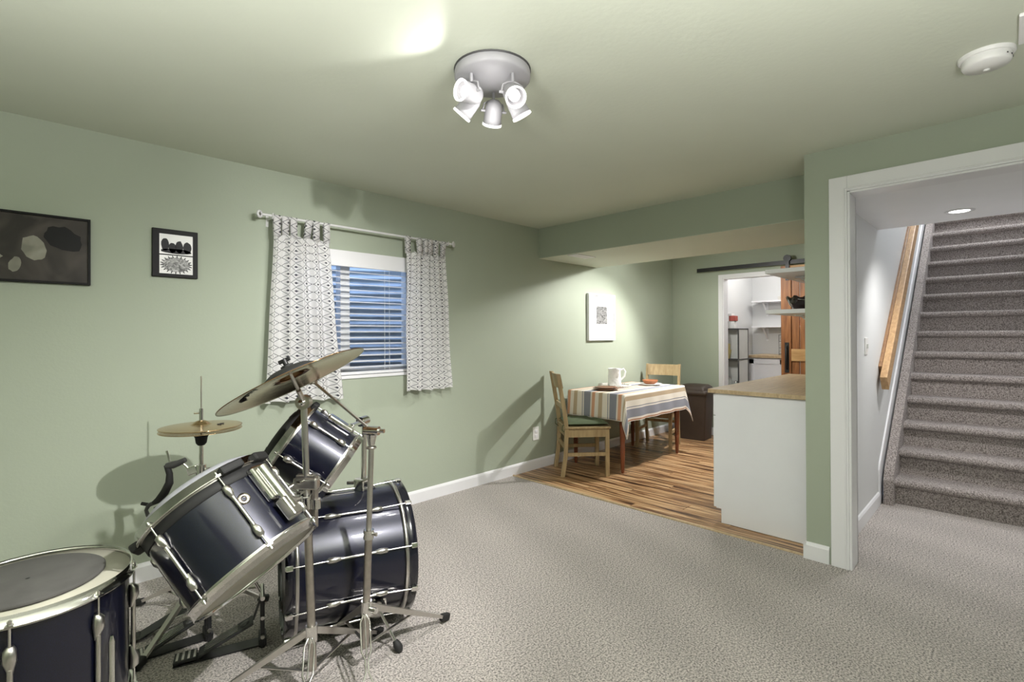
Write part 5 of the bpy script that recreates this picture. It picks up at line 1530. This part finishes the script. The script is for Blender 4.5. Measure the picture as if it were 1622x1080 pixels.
# stand 2: boom stand in front of the bass drum, carries the crash
S2 = kit(-0.580, 1.955, 0.0); S2t = kit(-0.548, 1.955, 0.940)
s2 = thing('cymbal_stand', (S2.x, S2.y, 0), 'chrome boom stand in front of the bass drum carrying the crash cymbal', 'cymbal stand', 'chrome cymbal stands')
def P2(z): return V(*(S2 + (S2t - S2) * (z / 0.94)).to_2d(), z)
mk('lower_tube', G().tube([P2(0.10), P2(0.535)], 0.0145, 16), 'aged_chrome', s2)
mk('upper_tube', G().tube([P2(0.52), P2(0.90)], 0.0105, 16), 'satin_chrome', s2)
jn = mk('height_clamp', G().tube([P2(0.52), P2(0.555)], 0.020, 16), 'chrome', s2)
mk('clamp_bolt', G().tube([P2(0.54) + kdir(1, -0.3, 0) * 0.012, P2(0.54) + kdir(1, -0.3, 0) * 0.036], 0.008, 8), 'chrome', jn)
mk('hub_collar', G().tube([P2(0.225), P2(0.280)], 0.021, 16), 'chrome', s2)
mk('hub_bolt', G().tube([P2(0.25) + kdir(1, -0.5, 0) * 0.015, P2(0.25) + kdir(1, -0.5, 0) * 0.05], 0.011, 10), 'chrome', s2)
tripod(s2, P2(0.25), [kit(-0.311, 2.297, 0), kit(-0.80, 2.20, 0)], 0.25)
wire_leg(s2, P2(0.235) + kdir(0, -1, 0) * 0.02, kit(-0.475, 1.66, 0.018))
bt = mk('boom_tilter', G().tube([S2t + kdir(-1, 0.2, 0) * 0.030, S2t + kdir(1, -0.2, 0) * 0.030], 0.017, 16), 'chrome', s2)
mk('tilter_cup', G().tube([P2(0.885), P2(0.925)], [0.013, 0.020], 16), 'chrome', bt)
mk('tilter_screw', G().tube([S2t + kdir(1, -0.2, 0) * 0.028, S2t + kdir(1, -0.2, 0) * 0.052], 0.008, 10), 'chrome', bt)
mk('tilter_ring', G().lathe([(0.018, 0.0), (0.021, 0.004), (0.018, 0.008)], 20, Matrix.Translation(P2(0.87)), cap=False), 'aged_chrome', bt)
be = C2 - n2 * 0.035
mk('boom_arm', G().tube([S2t + (S2t - be).normalized() * 0.03, be], 0.0058, 10), 'satin_chrome', s2)
bj = mk('boom_joint', G().tube([be + kdir(-0.3, -1, 0) * 0.016, be + kdir(0.3, 1, 0) * 0.016], 0.012, 14), 'aged_chrome', s2)
mk('crash_rod', G().tube([be, C2 + n2 * 0.05], 0.004, 8), 'satin_chrome', bj)
mk('felt', G().tube([C2 + n2 * 0.042, C2 + n2 * 0.05], 0.012, 12), 'black_rubber', bj)

# ---- hi-hat
HX = (-1.446, 2.331)
h0 = kit(*HX, 0)
hh = thing('hi_hat_stand', (h0.x, h0.y, 0), 'hi-hat stand with a thin pull rod behind the larger tilted tom', 'hi-hat stand')
P3 = lambda z: V(h0.x, h0.y, z)
mk('lower_tube', G().tube([P3(0.04), P3(0.70)], 0.0125, 14), 'satin_chrome', hh)
mk('upper_tube', G().tube([P3(0.69), P3(0.85)], 0.0095, 14), 'chrome', hh)
mk('pull_rod', G().tube([P3(0.84), P3(1.125)], 0.0032, 8), 'satin_chrome', hh)
mk('seat_cup', G().lathe([(0.014, 0.0), (0.022, 0.01), (0.026, 0.035), (0.034, 0.052), (0.034, 0.062)], 20, Matrix.Translation(P3(0.805))), 'black_rubber', hh)
cl = mk('clutch', G().tube([P3(0.915), P3(0.975)], 0.009, 12), 'chrome', hh)
mk('clutch_screw', G().tube([P3(0.955) + kdir(-1, -0.2, 0) * 0.006, P3(0.955) + kdir(-1, -0.2, 0) * 0.030], 0.005, 8), 'chrome', cl)
tripod(hh, P3(0.20), [kit(-1.812, 2.436, 0), kit(-1.470, 1.975, 0), kit(-1.225, 2.47, 0)], 0.2)
# footboard
fb0, fb1 = kit(-1.45, 2.29, 0.10), kit(-1.62, 2.18, 0.012)
fb = mk('footboard', G().bar(fb0, fb1, 0.075, 0.008), 'black_metal', hh, bevel=0.003)
mk('heel_plate', G().bar(fb1 + V(0, 0, 0.0), fb1 + (fb1 - fb0).normalized() * 0.07 + V(0, 0, 0.02), 0.07, 0.01), 'black_metal', fb)
# accessory arm clamped to the stand
mcl = mk('arm_clamp', G().tube([P3(0.665), P3(0.715)], 0.022, 14), 'chrome', hh)
mk('clamp_screw', G().tube([P3(0.69) + kdir(1, 0, 0.1) * 0.018, P3(0.69) + kdir(1, 0, 0.1) * 0.06], 0.008, 10), 'chrome', mcl)
mk('clamp_block', G().bar(kit(-1.50, 2.322, 0.685), kit(-1.455, 2.328, 0.700), 0.034, 0.04), 'chrome', mcl, bevel=0.006)
arm = mk('accessory_rod', G().tube([kit(-1.488, 2.32, 0.69), kit(-1.525, 2.31, 0.735)], 0.006, 8), 'chrome', hh)
mk('ratchet_joint', G().tube([kit(-1.585, 2.30, 0.716), kit(-1.555, 2.30, 0.722), kit(-1.53, 2.30, 0.730), kit(-1.50, 2.30, 0.745)], [0.014, 0.017, 0.014, 0.011], 12), 'dark_grey_metal', arm)
mk('upper_rod', G().tube([kit(-1.586, 2.30, 0.786), kit(-1.568, 2.30, 0.728)], 0.0055, 8), 'chrome', arm)
ca_ = mk('curved_arm', G().tube([kit(-1.585, 2.30, 0.722), kit(-1.572, 2.30, 0.68), kit(-1.573, 2.30, 0.64), kit(-1.595, 2.30, 0.595), kit(-1.625, 2.30, 0.560), kit(-1.645, 2.30, 0.548)], [0.013, 0.014, 0.017, 0.018, 0.015, 0.010], 10), 'black_rubber', hh)
mk('claw', G().tube([kit(-1.64, 2.30, 0.550), kit(-1.668, 2.30, 0.538), kit(-1.680, 2.30, 0.515), kit(-1.672, 2.30, 0.492), kit(-1.645, 2.30, 0.480), kit(-1.605, 2.30, 0.492), kit(-1.57, 2.30, 0.515)], [0.010, 0.010, 0.008, 0.009, 0.010, 0.008, 0.006], 8), 'dark_grey_metal', ca_)
mk('claw_tip', G().tube([kit(-1.668, 2.30, 0.540), kit(-1.70, 2.30, 0.545)], 0.008, 8), 'black_rubber', ca_)
for nm, z, flip, lab in (('hi_hat_cymbal', 0.893, 1, 'upper hi-hat cymbal with dark printed script'), ('hi_hat_cymbal', 0.876, -1, 'lower hi-hat cymbal resting on the black cup')):
    hc = thing(nm, P3(z), lab, 'cymbal', 'pair of hi-hat cymbals')
    Mh = Matrix.Translation(P3(z)) @ (Matrix.Identity(4) if flip > 0 else Matrix.Rotation(PI, 4, 'X'))
    mk('bow', cymbal_geo(Mh, 0.168, 0.045, 0.009, 0.0018), 'hihat_bronze', hc)
    if flip > 0:
        mk('logo_print', script_marks(Mh, 0.085, math.radians(-52), 0.0093, 7, 2, 0.9), 'black_rubber', hc)

# ---- bass pedal and second pedal
def pedal(label, tip_, heel, head_h):
    """tip_: chain end (near the drum), heel: heel end on the floor"""
    tip_ = Vector(tip_); heel = Vector(heel)
    t = thing('bass_pedal', (heel.x, heel.y, 0), label, 'pedal')
    d_ = V(tip_.x - heel.x, tip_.y - heel.y, 0).normalized(); s_ = V(-d_.y, d_.x, 0)
    mk('base_plate', G().bar(heel + V(0, 0, 0.006 - heel.z), V(tip_.x, tip_.y, 0.006) + d_ * 0.03, 0.062, 0.006), 'black_metal', t)
    a = V(heel.x, heel.y, 0.022) + d_ * 0.085
    hp = mk('heel_plate', G().bar(heel + V(0, 0, 0.018 - heel.z), a - d_ * 0.006, 0.070, 0.012), 'black_metal', t, bevel=0.003)
    for k in range(4):
        q = V(heel.x, heel.y, 0.026) + d_ * (0.012 + 0.02 * k)
        mk('grip_bar', G().bar(q - s_ * 0.028, q + s_ * 0.028, 0.008, 0.004), 'satin_chrome', hp)
    fbd = mk('footboard', G().bar(a, tip_, 0.072, 0.010), 'black_metal', t, bevel=0.003)
    for q in (-0.02, -0.007, 0.007, 0.02):
        n_ = (tip_ - a).normalized().cross(s_); n_ = n_ if n_.z > 0 else -n_
        mk('rib', G().bar(a + (tip_ - a) * 0.12 + s_ * q + n_ * 0.006, a + (tip_ - a) * 0.72 + s_ * q + n_ * 0.006, 0.004, 0.003, n_), 'satin_chrome', fbd)
    c_ = a + (tip_ - a) * 0.85
    mk('badge', G().lathe([(0.018, 0.0), (0.018, 0.004), (0.0, 0.005)], 18, frame(c_ + n_ * 0.004, n_), cap=False), 'dark_grey_metal', fbd)
    b0 = V(tip_.x, tip_.y, 0) + d_ * 0.035
    for q in (-0.038, 0.038):
        po_ = mk('post', G().bar(b0 + s_ * q, b0 + s_ * q + V(0, 0, head_h), 0.020, 0.016, d_), 'black_metal', t, bevel=0.003)
        for z in (0.05, head_h * 0.6):
            mk('bolt', G().tube([b0 + s_ * q + V(0, 0, z) + s_ * math.copysign(0.006, q), b0 + s_ * q + V(0, 0, z) + s_ * math.copysign(0.018, q)], 0.008, 10), 'satin_chrome', po_)
    ax = mk('axle', G().tube([b0 - s_ * 0.065 + V(0, 0, head_h), b0 + s_ * 0.065 + V(0, 0, head_h)], 0.009, 12), 'satin_chrome', t)
    cam_ = mk('chain', G().bar(b0 + V(0, 0, head_h - 0.005), tip_ + V(0, 0, 0.002), 0.014, 0.008), 'dark_grey_metal', t)
    mk('clamp_foot', G().bar(b0 - s_ * 0.045 + V(0, 0, 0.02), b0 + s_ * 0.045 + V(0, 0, 0.02), 0.03, 0.03), 'black_metal', t, bevel=0.004)
    return t, b0, d_, s_
pd_h = kit(-1.355, 2.005, 0.0); pd_t = kit(-1.105, 2.135, 0.105)
pdl, b0, d_, s_ = pedal('black bass drum pedal with ribbed footboard below the larger tilted tom', pd_t, pd_h, 0.215)
# beaters lean back from the head
for q in (-0.018, 0.022):
    top = b0 + s_ * q - d_ * 0.085 + V(0, 0, 0.39)
    bt_ = mk('beater_shaft', G().tube([b0 + s_ * q + V(0, 0, 0.20), top], 0.0035, 8), 'chrome', pdl)
    mk('beater', G().tube([top - d_ * 0.028, top + d_ * 0.028], [0.020, 0.024], 16), 'mute_foam', bt_)
mk('spring', G().tube([b0 + s_ * 0.058 + V(0, 0, 0.20), b0 + s_ * 0.058 + V(0, 0, 0.06)], 0.009, 10), 'satin_chrome', pdl)
sl_h = kit(-1.57, 2.00, 0.0); sl_t = kit(-1.36, 2.17, 0.10)
pd2, c0_, d2_, s2_ = pedal('second black pedal linked by a shaft beside the hi-hat stand', sl_t, sl_h, 0.20)
mk('drive_shaft', G().tube([c0_ + V(0, 0, 0.20), b0 + s_ * 0.06 + V(0, 0, 0.215)], 0.0085, 10), 'satin_chrome', pd2)
